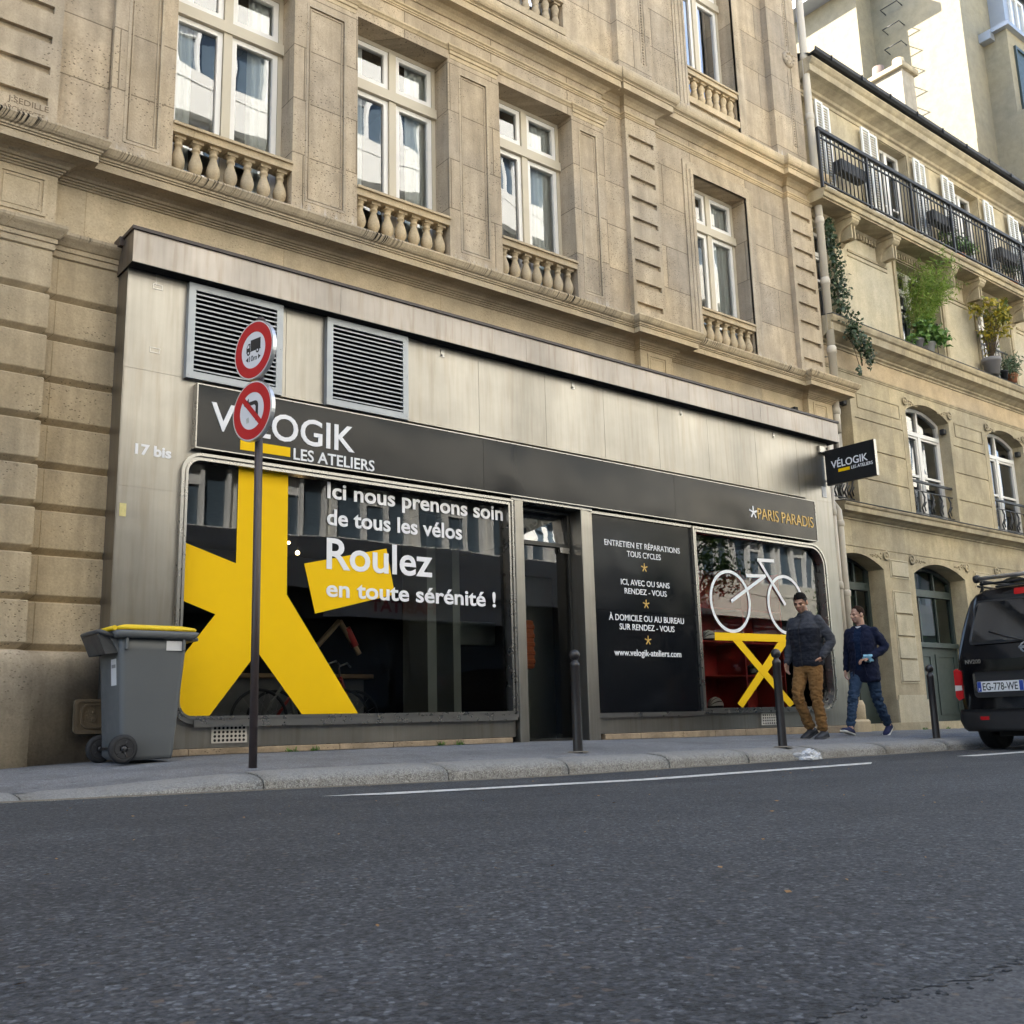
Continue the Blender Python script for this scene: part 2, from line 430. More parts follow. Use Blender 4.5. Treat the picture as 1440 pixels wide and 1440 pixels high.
m_zinc = plain('zinc', (.33, .35, .38), .5, .6, var=.15)
m_black = plain('black_paint', (.012, .013, .015), .55, var=.2, bump=.05, bscale=90)

# ------------------------------------------------------------------ stone building
B = thing('stone_building', 'long cream limestone townhouse with balustraded windows above the steel shop front', 'building', (7.9, .28, 0))
BX1 = 13.5
PIER = [(-30, .15), (2.13, .15), (2.13, .25), (9.27, .25), (9.27, .15), (9.87, .15), (9.87, .25), (12.88, .25), (12.88, .15), (BX1, .15), (BX1, .9)]  # left run extended far out of view to block sun from the road
LOWP = [(-30, .15), (2.13, .15), (2.13, .25), (2.9, .25)]
mb = MB()
gz = [.9, 1.29, 1.67, 2.04, 2.39, 2.76, 3.13, 3.50, 3.86, 4.25]
prof = [(-.06, .88)]
for k in range(len(gz)-1):
    a, b = gz[k], gz[k+1]
    prof += [(-.05, a), (-.05, a+.004), (-.004, a+.05), (0, a+.058), (0, b-.016), (-.008, b-.006), (-.05, b-.002)]
mb.sweep(LOWP, prof, 0)
mb.sweep([(2.88, .25), (13.5, .25)], [(-.06, 2.95), (0, 2.95), (0, 4.6), (-.06, 4.6)]); mb.sweep([(13.03, .25), (13.5, .25)], [(-.06, -.3), (0, -.3), (0, 2.95), (-.06, 2.95)])
build('rusticated_wall', mb, m_rust, B)
mb = MB(); mb.sweep(LOWP, [(0, -.35), (.055, -.35), (.055, .70), (.05, .79), (.035, .85), (.012, .885), (-.05, .9)], 0, True)
build('stone_base', mb, m_plinth, B)
mb = MB(); mb.sweep(LOWP, [(0, 4.24), (.015, 4.25), (.015, 4.30), (.028, 4.305), (.028, 4.345), (.04, 4.35), (.065, 4.385), (.085, 4.41), (.095, 4.43), (.095, 4.455), (0, 4.475)], 0)
build('impost_moulding', mb, m_corn, B)
mb = MB(); mb.sweep(PIER, [(0, 4.46), (0, 4.96)], 0, endcap=False)
def panel(mb, x0, x1, z0, z1, y, m=0, t=.03):
    mb.rframe(x0, x1, z0, z1, t, y-.012, y+.01, m); mb.rframe(x0+t*1.5, x1-t*1.5, z0+t*1.5, z1-t*1.5, t*.5, y-.006, y+.01, m)
panel(mb, 1.66, 2.05, 4.53, 4.89, .15); panel(mb, .6, 1.5, 4.53, 4.89, .15)
panel(mb, 9.40, 9.76, 4.4, 4.89, .15); panel(mb, 13.0, 13.36, 4.4, 4.89, .15)
build('frieze', mb, m_frieze, B)
CORN1 = [(0, 4.925), (.015, 4.93), (.015, 4.945), (.032, 4.948), (.032, 4.963), (.05, 4.966), (.05, 4.982), (.07, 4.985), (.085, 5.005), (.12, 5.025), (.18, 5.035), (.255, 5.032),
         (.255, 5.10), (.268, 5.104), (.268, 5.118), (.28, 5.122), (.283, 5.14), (.30, 5.15), (.315, 5.17), (.33, 5.205), (.335, 5.215), (.33, 5.235), (.3, 5.245), (-.05, 5.30)]
mb = MB(); mb.sweep(PIER, CORN1, 0); build('string_cornice', mb, m_corn, B)

# first floor wall
PY, WY, BY = .20, .28, .22
DEP = .30
wins = [(3.13, 4.36), (5.12, 6.33), (7.09, 8.29)]
ZB, ZT = 5.29, 7.92
mb = MB(); mbp = MB()
def slots(x0, x1, zs, dep=.045, h=.075): return [dict(x0=x0, x1=x1, z0=z-h/2, z1=z+h/2, depth=dep, back=True) for z in zs]
qz = [5.58+.302*k for k in range(9)]
mbp.wall(-30, 2.10, 5.27, 8.48, PY, slots(.6, 2.02, [z+.05 for z in qz]))
mbp.quad((2.10, PY, 5.27), (2.10, WY, 5.27), (2.10, WY, 8.48), (2.10, PY, 8.48)); build('quoin_pier', mbp, m_limep, B)
for a, b, mg in ((9.27, 9.87, .055), (12.88, BX1, .07)):
    mbp = MB(); mbp.wall(a, b, 5.27, 8.48, PY, slots(a+mg, b-mg, qz))
    mbp.quad((a, WY, 5.27), (a, PY, 5.27), (a, PY, 8.48), (a, WY, 8.48)); mbp.quad((b, PY, 5.27), (b, .9, 5.27), (b, .9, 8.48), (b, PY, 8.48)); build('quoin_pier', mbp, m_limep, B)
mb.wall(2.10, 2.55, 5.27, 8.48, WY); mb.wall(8.86, 9.27, 5.27, 8.48, WY)
mb.wall(9.87, 12.88, 5.27, 8.48, WY, [dict(x0=10.67, x1=11.87, z0=5.285, z1=ZT, depth=DEP)])
pan = [dict(x0=a, x1=b, z0=5.50, z1=7.80, depth=.02, back=True) for a, b in ((2.67, 3.01), (4.5, 4.98), (6.48, 6.92), (8.40, 8.74))]
mb.wall(2.55, 8.86, 5.27, 8.48, BY, [dict(x0=a, x1=b, z0=5.285, z1=ZT, depth=DEP+.06) for a, b in wins]+pan)
mb.quad((2.55, WY, 5.27), (2.55, BY, 5.27), (2.55, BY, 8.48), (2.55, WY, 8.48)); mb.quad((8.86, BY, 5.27), (8.86, WY, 5.27), (8.86, WY, 8.48), (8.86, BY, 8.48))
build('first_floor_wall', mb, m_lime, B)
for a, b in ((2.67, 3.01), (4.5, 4.98), (6.48, 6.92), (8.40, 8.74)):
    mb = MB(); mb.rframe(a+.001, b-.001, 5.501, 7.799, .028, BY-.004, BY+.018); mb.rframe(a+.045, b-.045, 5.545, 7.755, .014, BY+.010, BY+.0185)
    build('panel_moulding', mb, m_limep, B)
BAY = [(2.5499, .25), (2.5499, BY), (8.8601, BY), (8.8601, .25)]
bayp = [(2.549, .28), (2.549, .215)]
for a, b in wins: bayp += [(a-.03, .215), (a-.03, .235), (b+.03, .235), (b+.03, .215)]
bayp += [(8.861, .215), (8.861, .28)]
mb = MB(); mb.sweep(bayp, [(-.03, 7.93), (.0, 7.935), (.0, 7.985), (.014, 7.99), (.014, 8.03), (.024, 8.034), (.035, 8.055), (.05, 8.07), (.05, 8.09), (.03, 8.10), (-.03, 8.105)], 0)
build('lintel_moulding', mb, m_corn, B)
P1 = [(-30, PY), (2.10, PY), (2.10, WY), (2.55, WY), (2.55, BY), (8.86, BY), (8.86, WY), (9.27, WY), (9.27, PY), (9.87, PY), (9.87, WY), (12.88, WY), (12.88, PY), (BX1, PY), (BX1, .9)]
mb = MB(); mb.sweep(P1, [(-.01, 8.262), (.012, 8.266), (.012, 8.284), (.022, 8.287), (.022, 8.305), (.038, 8.315), (.038, 8.335), (-.01, 8.345)], 0); build('architrave', mb, m_corn, B)
CORN2 = [(-.01, 8.45), (.015, 8.455), (.03, 8.475), (.055, 8.50), (.10, 8.525), (.19, 8.535), (.19, 8.625), (.205, 8.63), (.205, 8.645), (.22, 8.655), (.235, 8.66), (.25, 8.68), (.262, 8.71), (.265, 8.745), (.258, 8.785), (.235, 8.82), (.20, 8.838), (-.05, 8.87)]
mb = MB(); mb.sweep(P1, CORN2, 0); build('upper_cornice', mb, m_corn, B)
# window surround of the lone window
mb = MB()
x0, x1 = 10.67, 11.87
for wdt, yy in ((.19, .262), (.12, .25), (.06, .238)):
    mb.ring([(x0-wdt, 5.30), (x0-wdt, ZT+wdt), (x1+wdt, ZT+wdt), (x1+wdt, 5.30)], [(x0-.0, 5.30), (x0-.0, ZT+.0), (x1+.0, ZT+.0), (x1+.0, 5.30)], yy, WY+.0)
build('window_surround', mb, m_limep, B)
# second floor and above
SY = .30
mb = MB()
mb.wall(-30, BX1, 8.84, 13.0, SY, [dict(x0=a, x1=b, z0=9.2, z1=12.4, depth=DEP) for a, b in wins+[(10.72, 11.90)]], 0)
for a, b in ((-30, 2.1), (9.20, 9.86), (12.72, BX1)):
    mb.box(a, b, .19, SY+.001, 8.84, 13.0, 0, '+y')
mb.box(BX1-.01, BX1, .3, .9, 8.84, 16.7); mb.box(-30, BX1, SY, SY+.4, 13.0, 16.7); mb.box(-30, -29.9, .3, 10, 0, 16.7); mb.box(-30, BX1, 9.9, 10, 0, 16.7)  # unseen upper walls, height and length set to shade road and facing facade
build('second_floor_wall', mb, m_lime, B)
mb = MB()
x0, x1 = 10.72, 11.90
for wdt, yy in ((.22, .285), (.17, .272), (.10, .262), (.04, .25)):
    mb.ring([(x0-wdt, 8.95), (x0-wdt, 12.4+wdt), (x1+wdt, 12.4+wdt), (x1+wdt, 8.95)], [(x0, 8.95), (x0, 12.4), (x1, 12.4), (x1, 8.95)], yy, SY)
build('window_surround', mb, m_limep, B)
for xx in (9.70, 13.22):
    mb = MB(); z = 9.25
    while z < 13:
        if not (xx > 13 and 10.3 < z < 11.05): mb.lathe([(.001, -.017), (.012, -.012), (.017, 0), (.012, .012), (.001, .017)], (xx, .186, z), 6, 0)
        z += .045
    mb.box(xx+.05, xx+.065, .182, .192, 9.25, 13); mb.box(xx-.05, xx-.035, .182, .192, 9.25, 13)
    build('bead_moulding', mb, m_limep, B)
mb = MB(); mb.lathe([(.001, -.05), (.05, -.045), (.07, -.02), (.085, -.045), (.12, -.05), (.14, -.02), (.145, .01)], (13.21, .19, 10.82), 20, 0, 'y')
for k in range(8): mb.lathe([(.001, -.02), (.017, -.012), (.02, 0), (.001, .02)], (13.21+.1*math.cos(k*.785), .14, 10.82+.1*math.sin(k*.785)), 6, 0)
build('rosette', mb, m_limep, B)
# unseen roof mass, ridge height set for the shadow it casts across the street
mb = MB(); mb.box(-30.1, BX1+.05, .05, 10, 16.7, 17.0); mb.poly([(-30, .4, 17.0), (BX1, .4, 17.0), (BX1, 2.2, 18.3), (-30, 2.2, 18.3)]); mb.poly([(-30, 2.2, 18.3), (BX1, 2.2, 18.3), (BX1, 10, 17.0), (-30, 10, 17.0)])
build('roof', mb, m_zinc, B)
# windows
m_skyglass = glass('sky_reflecting_glass', (.6, .7, .8), ior=6.0, wav=.004, wsc=1.3)
def french_window(x0, x1, z0, z1, ztr, y, curtains, gm=None):
    """beige casing with a post and a transom, four white glazed leaves"""
    c = (x0+x1)/2; mb = MB()
    mb.rframe(x0, x1, z0, z1, .05, y, y+.09); mb.box(c-.045, c+.045, y-.02, y+.085, z0+.05, z1-.05)
    for q, d in ((0, 0), (.03, .02), (-.03, .025)): mb.box(x0+.002, x1-.002, y-.015-d, y+.08, ztr-.045+q, ztr+.02+q)
    w = build('window', mb, m_case, B)
    for a, b in ((x0+.05, c-.045), (c+.045, x1-.05)):
        for p, q in ((z0+.05, ztr-.075), (ztr+.05, z1-.05)):
            s = MB(); s.rframe(a+.004, b-.004, p+.004, q-.004, .055, y+.005, y+.06, 0, .075); s.rframe(a+.05, b-.05, p+.07, q-.05, .012, y+.02, y+.055)
            build('sash', s, m_sash, w)
            g = MB(); g.quad((a+.055, y+.035, p+.07), (b-.055, y+.035, p+.07), (b-.055, y+.035, q-.05), (a+.055, y+.035, q-.05)); build('pane', g, gm or m_wglass, w)
    for (a, b, dark) in curtains:
        cu = MB(); n = int((b-a)*110); P = []
        for k in range(n+1):
            x = a+(b-a)*k/n
            P.append((x, y+.11+.022*math.sin(x*62+math.sin(x*9)*2)+.008*math.sin(x*133)))
        i = cu.add([(x, yy, z0+.02) for x, yy in P]); j = cu.add([(x, yy, z1-.03) for x, yy in P])
        for k in range(n): cu.face((i+k, i+k+1, j+k+1, j+k), 0, True)
        build('curtain', cu, m_curt, w)
    r = MB(); r.box(x0-.1, x1+.1, y+.10, y+2.2, z0-.1, z1+.15, 0, '-y')
    build('room', r, m_room, w)
prof_bal = [(.052, 0), (.052, .03), (.036, .034), (.034, .05), (.042, .06), (.062, .10), (.068, .14), (.06, .19), (.042, .245), (.031, .285), (.034, .30), (.043, .308), (.043, .32), (.035, .33), (.038, .35), (.052, .37), (.052, .40)]
def balustrade(x0, x1, zb, zr, y, n, dbl=False):
    mb = MB(); mb.box(x0-.002, x1+.002, y, y+.19, zr-.10, zr-.028); mb.box(x0-.002, x1+.002, y-.025, y+.20, zr-.028, zr); mb.box(x0, x1, y-.01, y+.19, zb-.1, zb)
    r = build('balustrade', mb, m_corn, B)
    H = zr-.10-zb; first = None
    if dbl: pr = [(.05, 0), (.05, .03), (.034, .04), (.04, .06), (.058, .11), (.05, .16), (.034, .19), (.044, .2), (.044, .22), (.034, .23), (.05, .27), (.058, .31), (.04, .36), (.036, .375), (.05, .38), (.05, .40)]
    else: pr = prof_bal
    for k in range(n):
        x = x0+(x1-x0)*(k+.5)/n
        mb = MB(); mb.lathe([(rr, h/.4*H) for rr, h in pr], (x, y+.095, zb), 14)
        mb.box(x-.055, x+.055, y+.04, y+.15, zb+H-.03, zb+H)
        build('baluster', mb, m_corn, r)
cur = [[(3.15, 3.42, 0), (4.02, 4.33, 0)], [(5.96, 6.3, 0), (5.14, 5.38, 0)], [(7.1, 7.38, 0), (7.9, 8.26, 0)]]
for (a, b), cc in zip(wins, cur):
    french_window(a, b, 5.42, ZT, 7.31, BY+DEP-.03, cc); balustrade(a, b, 5.40, 5.885, BY+.0, 7)
french_window(10.67, 11.87, 5.42, ZT, 7.31, WY+DEP-.06, [(10.69, 11.12, 0), (11.2, 11.86, 0)]); balustrade(10.67, 11.87, 5.40, 5.885, WY-.03, 7)
for a, b in (wins[1], wins[2], (10.72, 11.90)):
    french_window(a, b, 9.25, 12.4, 11.35, SY+DEP-.06, [(a+.86, b-.2, 0)], m_skyglass); balustrade(a, b, 9.22, 9.71, SY-.03, 7, True)
# stone cutter's inscription on the pier
mb = MB(); letters(mb, 'J.SEDILLE', 1.70, 2.03, 5.528, .052, PY-.002, .003, .004)
letters(mb, 'ARCHITECTE', 1.665, 2.0, 5.45, .04, PY-.002, .003, .002)
build('inscription', mb, m_carve, B)
# downpipes
m_pipe = plain('stone_coloured_pipe_paint', (.50, .45, .37), .5, var=.08)
m_pipe2 = plain('brown_pipe_paint', (.20, .15, .10), .6, var=.1)
def pipe(name, x, y, z0, z1, r, mat, par, collars=()):
    mb = MB(); mb.tube([(x, y, z0), (x, y, z1)], r, 14)
    for z in collars:
        mb.lathe([(r, -.06), (r*1.22, -.05), (r*1.22, .03), (r*1.1, .05), (r, .06)], (x, y, z), 14, cap=False); mb.box(x-.01, x+.01, y, y+.2, z-.09, z-.07)
    return build(name, mb, mat, par)
pipe('downpipe', 13.62, .14, 5.25, 16.7, .062, m_pipe, B, (5.85, 7.0, 8.05, 9.9, 11.0, 12.3))
pipe('downpipe', 13.545, .42, .0, 16.7, .05, m_pipe2, B, ())
pipe('downpipe', 13.60, .16, 4.5, 5.0, .062, m_pipe, B, (4.85,))
pipe('downpipe', 13.20, .12, .35, 4.3, .055, m_pipe, B, (.9, 2.1, 3.2))
mb = MB(); mb.tube([(13.40, .14, .3), (13.40, .14, 3.1), (13.42, .16, 3.25), (13.5, .3, 3.4)], .055, 12)
for z in (.9, 2.0, 3.05): mb.lathe([(.055, -.05), (.068, -.04), (.068, .03), (.055, .05)], (13.40, .14, z), 12, cap=False)
build('downpipe', mb, m_pipe, B)
mb = MB(); mb.bbox(13.1, 13.5, -.02, .24, -.15, .17, .03); mb.lathe([(.075, -.05), (.1, 0), (.1, .25), (.07, .32)], (13.40, .12, .12), 12)
build('pipe_shoe', mb, m_corn, B)
# cast hatch in the base
mb = MB(); mb.prism(rrect(2.50, 2.80, .24, .51, .03, .03, .03, .03, 4), .065, .098); mb.ring(rrect(2.50, 2.80, .24, .51, .03, .03, .03, .03, 4), rrect(2.525, 2.775, .265, .485, .02, .02, .02, .02, 4), .055, .07)
mb.ring(rrect(2.55, 2.75, .28, .475, .06, .06, .06, .06, 5), rrect(2.563, 2.737, .293, .462, .05, .05, .05, .05, 5), .052, .068); mb.box(2.64, 2.66, .055, .07, .40, .42); mb.box(2.635, 2.665, .053, .068, .33, .365); mb.box(2.73, 2.785, .05, .07, .36, .41)
build('inspection_hatch', mb, plain('painted_cast_iron', (.115, .085, .05), .75, var=.35, bump=.3, bscale=60), B)
# ------------------------------------------------------------------ shop front
def steel(name, base=(.30, .284, .255), rough=.33, vert=True, dirt=.35):
    m, nt, b = newmat(name)
    P, u, z, s = world_uz(nt)
    sv = cxyz(nt, mth(nt, 'MULTIPLY', u, 90.0), mth(nt, 'MULTIPLY', z, 3.0)) if vert else cxyz(nt, mth(nt, 'MULTIPLY', u, 3.0), mth(nt, 'MULTIPLY', z, 90.0))
    br = noise(nt, sv, 1.0, 3)
    bl = noise(nt, P, 1.6, 5, .6)
    dr = noise(nt, cxyz(nt, mth(nt, 'MULTIPLY', u, 14.0), mth(nt, 'MULTIPLY', z, 1.1)), 1.0, 4)
    c = mixc(nt, rng(nt, bl, .3, .7), tuple(x*1.04 for x in base), tuple(x*.88 for x in base))
    c = mixc(nt, mth(nt, 'MULTIPLY', rng(nt, dr, .5, .72), dirt), c, (base[0]*.62, base[1]*.52, base[2]*.42))
    pt = rng(nt, noise(nt, cxyz(nt, mth(nt, 'MULTIPLY', u, 1.05), mth(nt, 'MULTIPLY', z, .25)), 1.0, 1), .35, .65, .86, 1.12)
    st_ = rng(nt, noise(nt, cxyz(nt, mth(nt, 'MULTIPLY', u, 26.0), mth(nt, 'MULTIPLY', z, .9)), 1.0, 4), .3, .7, .94, 1.06)
    pt = mth(nt, 'MULTIPLY', pt, st_)
    c = mixc(nt, 1.0, c, nd(nt, 'CombineColor', {0: pt, 1: pt, 2: pt}).outputs[0], 'MULTIPLY')
    nt.links.new(c, b.inputs['Base Color']); b.inputs['Metallic'].default_value = .93
    r = mth(nt, 'ADD', rng(nt, br, .3, .7, rough-.03, rough+.03), rng(nt, bl, .3, .75, -.03, .06))
    nt.links.new(r, b.inputs['Roughness'])
    h = mth(nt, 'ADD', mth(nt, 'MULTIPLY', noise(nt, P, 1.3, 2), 1.0), mth(nt, 'MULTIPLY', br, .0003))
    if vert: bn = nd(nt, 'Bump', {'Height': h, 'Strength': .2, 'Distance': .05}); nt.links.new(bn.outputs[0], b.inputs['Normal'])
    return m
m_steel = steel('brushed_steel')
m_trim = plain('steel_trim', (.36, .35, .33), .28, .95, var=.04, rv=.015)
m_canopy = steel('weathered_canopy_steel', (.29, .265, .24), .42, True, .6)
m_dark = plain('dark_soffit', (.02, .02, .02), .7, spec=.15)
m_capm = plain('brown_capping', (.05, .035, .03), .5)
m_galv = plain('galvanised_louvre', (.33, .35, .37), .5, .55, var=.12)
m_sglass = glass('shop_glass', (.84, .86, .85), ior=1.52, wav=.003, wsc=.9)
def signblack(name, rough):
    m, nt, b = newmat(name)
    P = nd(nt, 'NewGeometry').outputs['Position']
    b.inputs['Base Color'].default_value = (.007, .008, .010, 1); b.inputs['Specular IOR Level'].default_value = .24
    nt.links.new(rng(nt, noise(nt, P, 2.0, 3), .3, .7, rough-.04, rough+.05), b.inputs['Roughness'])
    bn = nd(nt, 'Bump', {'Height': noise(nt, P, 1.1, 1), 'Strength': .3, 'Distance': .06}); nt.links.new(bn.outputs[0], b.inputs['Normal'])
    return m
m_sign = signblack('black_sign_panel', .13)
m_yel = plain('yellow_vinyl', (.86, .53, .003), .6, var=.03, spec=.15)
m_wht = plain('white_vinyl', (.78, .78, .80), .5, var=.03)
m_gold = plain('gold_vinyl', (.58, .36, .08), .4, var=.05)

S = thing('shop_front', 'brushed steel bicycle shop front with yellow star on its window, set into the stone townhouse', 'shop front', (7.9, 0, 0))
PX = 13.02
# rounded openings in the cladding
def rnd_bot(o0, r, side, z0):
    def f(x):
        d = (o0+r-x) if side < 0 else (x-(o0-r))
        return z0 if d <= 0 else z0+r-math.sqrt(max(0, r*r-d*d))
    return f
def rnd_top(o0, r, side, z1):
    def f(x):
        d = (o0+r-x) if side < 0 else (x-(o0-r))
        return z1 if d <= 0 else z1-r+math.sqrt(max(0, r*r-d*d))
    return f
W1 = (3.255, 6.92, .31, 2.615); W2 = (9.86, 12.68, .31, 2.615); RA, RB = .17, .30
mb = MB()
ops = [dict(x0=W1[0], x1=W1[0]+RA, z0=W1[2], z1=W1[3], depth=.08, top=rnd_top(W1[0], RA, -1, W1[3]), bot=rnd_bot(W1[0], RA, -1, W1[2]), n=10, open=1)]
mb.wall(2.72, W1[0]+RA, .1, 3.3, 0, ops)
ops = [dict(x0=W2[1]-RB, x1=W2[1], z0=W2[2], z1=W2[3], depth=.08, top=rnd_top(W2[1], RB, 1, W2[3]), bot=rnd_bot(W2[1], RB, 1, W2[2]), n=12, open=0)]
mb.wall(W2[1]-RB, PX, .1, 3.3, 0, ops)
xs = [2.72, 4.22, 4.62, 5.60, 6.52, 7.48, 8.41, 9.36, 10.31, 11.31, 12.25, PX]
for a, b in zip(xs[:-1], xs[1:]): mb.box(a+.002, b-.002, -.003, .03, 3.30, 4.22)
mb.box(W1[0]+RA, 6.92, 0, .05, .10, .30); mb.box(8.10, W2[1]-RB, 0, .05, .10, .30)
mb.box(2.715, 2.724, .0, .27, .1, 4.22); mb.box(PX, PX+.006, 0, .3, .1, 4.22)
mb.box(2.73, 3.27, -.002, .0, 2.262, 2.268)
build('steel_cladding', mb, m_steel, S)
mb = MB(); mb.box(2.70, 13.14, -.14, .27, 4.20, 4.205)
build('soffit', mb, m_dark, S)
mb = MB(); xs = [2.70, 4.73, 7.1, 9.4, 11.3, 13.14]
for a, b in zip(xs[:-1], xs[1:]): mb.box(a+.0015, b-.0015, -.14, .1, 4.206, 4.50)
mb.box(2.70, 2.7005, .1, .27, 4.206, 4.50); mb.box(13.139, 13.14, .1, .3, 4.206, 4.50)
build('canopy', mb, m_canopy, S)
mb = MB(); mb.box(2.685, 13.16, -.16, .27, 4.50, 4.53); mb.box(2.66, 2.70, .1, .25, 4.44, 4.52); build('canopy_capping', mb, m_capm, S)
mb = MB(); mb.box(12.55, 12.62, .16, .248, 4.53, 4.74); build('junction_box', mb, m_dark, S)
for x in (6.04, 7.92, 9.81, 11.74): mb = MB(); mb.box(x-.022, x+.022, -.010, -.004, 4.08, 4.17); mb.lathe([(.010, -.02), (.010, 0)], (x-.01, -.008, 4.10), 8, axis='y'); build('fixing_plate', mb, m_trim, S)
mb = MB(); mb.rframe(2.93, 3.02, 4.06, 4.11, .008, -.008, -.003); build('fixing_plate', mb, m_trim, S); mb = MB(); mb.rframe(2.93, 3.02, 3.47, 3.52, .008, -.008, -.003); mb.box(2.96, 2.965, -.006, -.003, 4.11, 4.2)
build('fixing_plate', mb, m_trim, S)
# louvres
for x0, x1 in ((3.24, 4.16), (4.63, 5.57)):
    mb = MB(); mb.rframe(x0, x1, 3.29, 4.185, .065, -.06, .0)
    for xx in (x0+.02, x1-.02):
        for zz in (3.32, 3.74, 4.15): mb.lathe([(.006, -.004), (.006, 0)], (xx, -.06, zz), 6, axis='y')
    fr = build('louvre_vent', mb, m_galv, S)
    mb = MB(); n = 17
    for k in range(n):
        z = 3.365+(4.12-3.365)*(k+.25)/n
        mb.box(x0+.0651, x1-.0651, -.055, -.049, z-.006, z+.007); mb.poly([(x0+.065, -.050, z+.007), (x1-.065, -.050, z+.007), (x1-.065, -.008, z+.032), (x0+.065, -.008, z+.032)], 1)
    build('louvre_slats', mb, [m_galv, m_dark], fr)  # blades and backing coloured dark to stand for shade between the slats
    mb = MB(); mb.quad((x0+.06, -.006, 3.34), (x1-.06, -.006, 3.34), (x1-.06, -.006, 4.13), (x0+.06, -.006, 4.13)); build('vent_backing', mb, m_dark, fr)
# low vents
for x0, x1 in ((3.60, 3.92), (11.0, 11.37)):
    mb = MB(); mb.box(x0, x1, -.012, 0, .135, .285); fr = build('air_vent', mb, plain('vent_plate', (.55, .52, .47), .5, .3), S)
    mb = MB()
    for i in range(8):
        for j in range(4): mb.lathe([(.012, -.002), (.012, 0)], (x0+.03+(x1-x0-.06)*i/7, -.0125, .158+.034*j), 8, 0, 'y')
    build('vent_holes', mb, m_dark, fr)
mb = MB(); mb.wall(2.72, 3.3, 0, .1, 0) if False else None
m_sill = stone('sill_stone', (.45, .36, .26), 0, 0, pits=.8, streak=.3, grime=.5)
x = 2.72
while x < PX:
    l = rnd.uniform(.55, .95); e = min(x+l, PX)
    if not (7.0 < (x+e)/2 < 8.05): mb = MB(); mb.bbox(max(x, 2.72), (e-.004) if e < PX else PX, -.028, .1, -.12, .095, .006); build('sill_stone', mb, m_sill, S)
    x = e
# dirt along the foot of the shop front
mb = MB(); r9 = random.Random(31); xs9 = [2.2+.05*k for k in range(218)]; n9 = len(xs9)
_i = mb.add([(x, -.02 if x > 2.75 else .12, .0) for x in xs9]+[(x, (-.03 if x > 2.75 else .10)-r9.uniform(.01, .05)*(.4+.6*math.sin(x*2.3)**2), 0) for x in xs9])
for k in range(n9-1): mb.face((_i+k, _i+k+1, _i+n9+k+1, _i+n9+k))
foot_dirt = mb
# window frames
def ringpts(w, rl, rr, d):
    rl = max(0, rl-d) if rl else 0; rr = max(0, rr-d) if rr else 0
    def corner(cx, cz, r, a): return arc(cx, cz, r, a, a+math.pi/2, 8) if r else [(cx, cz)]*9
    x0, x1, z0, z1 = w[0]+d, w[1]-d, w[2]+d, w[3]-d
    return corner(x0+rl, z0+rl, rl, math.pi)+corner(x1-rr, z0+rr, rr, 1.5*math.pi)+corner(x1-rr, z1-rr, rr, 0)+corner(x0+rl, z1-rl, rl, .5*math.pi)
def shop_window(w, rl, rr, gx0=None):
    mb = MB()
    mb.ring(ringpts(w, rl, rr, -.012), ringpts(w, rl, rr, .014), -.045, .08)
    mb.ring(ringpts(w, rl, rr, .0141), ringpts(w, rl, rr, .030), -.02, .08)
    mb.ring(ringpts(w, rl, rr, .0301), ringpts(w, rl, rr, .052), -.035, .08)
    f = build('shop_window', mb, m_trim, S)
    g = MB(); g.poly([(x, .05, z) for x, z in ringpts(w, rl, rr, .045)]); build('pane', g, m_sglass, f)
    return f
SW1 = shop_window(W1, RA, 0); SW2 = shop_window(W2, 0, RB)
for q_ in ((8.10, W2[0]-.015, -.045, .06, .275, .325), (8.10, W2[0]-.015, -.03, .06, 2.605, 2.635), (W1[0]+RA, 6.9, -.06, -.0451, .27, .33), (6.9, 7.05, -.045, .02, 2.622, 2.68), (7.05, 8.1, -.05, .3, 2.622, 2.68)): mb = MB(); mb.box(*q_); build('trim_rail', mb, m_trim, S)
# door bay
mb = MB(); mb.bbox(6.935, 7.055, -.06, .12, .0, 2.62, .006); mb.bbox(7.915, 8.02, -.06, .22, .0, 2.62, .006); mb.bbox(8.03, 8.11, -.035, .05, .0, 2.62, .005)
build('door_jamb', mb, m_steel, S)
mb = MB(); mb.rframe(7.06, 7.91, .03, 2.61, .035, .14, .20); mb.box(7.09, 7.88, .13, .205, 2.19, 2.235)
dr = build('shop_door', mb, plain('dark_bronze_door_frame', (.05, .05, .048), .35, .6), S)
g = MB(); g.quad((7.09, .17, .06), (7.88, .17, .06), (7.88, .17, 2.19), (7.09, .17, 2.19)); build('pane', g, m_sglass, dr)
g = MB(); g.poly([(7.09, .17, 2.235), (7.88, .165, 2.235), (7.88, .20, 2.575), (7.09, .21, 2.575)]); build('transom_pane', g, glass('transom_glass', (.7, .75, .75), ior=2.6, wav=.006, wsc=3), dr)
mb = MB(); mb.bbox(7.11, 7.20, .125, .165, .06, .15, .004); mb.bbox(7.10, 7.14, .10, .14, 1.0, 1.25, .005); mb.box(7.74, 7.88, .12, .16, 2.13, 2.19); build('door_handle', mb, m_trim, dr)
mb = MB(); mb.box(7.05, 7.92, -.03, .5, -.1, .03); build('door_sill', mb, plain('worn_threshold', (.25, .23, .2), .7), S)
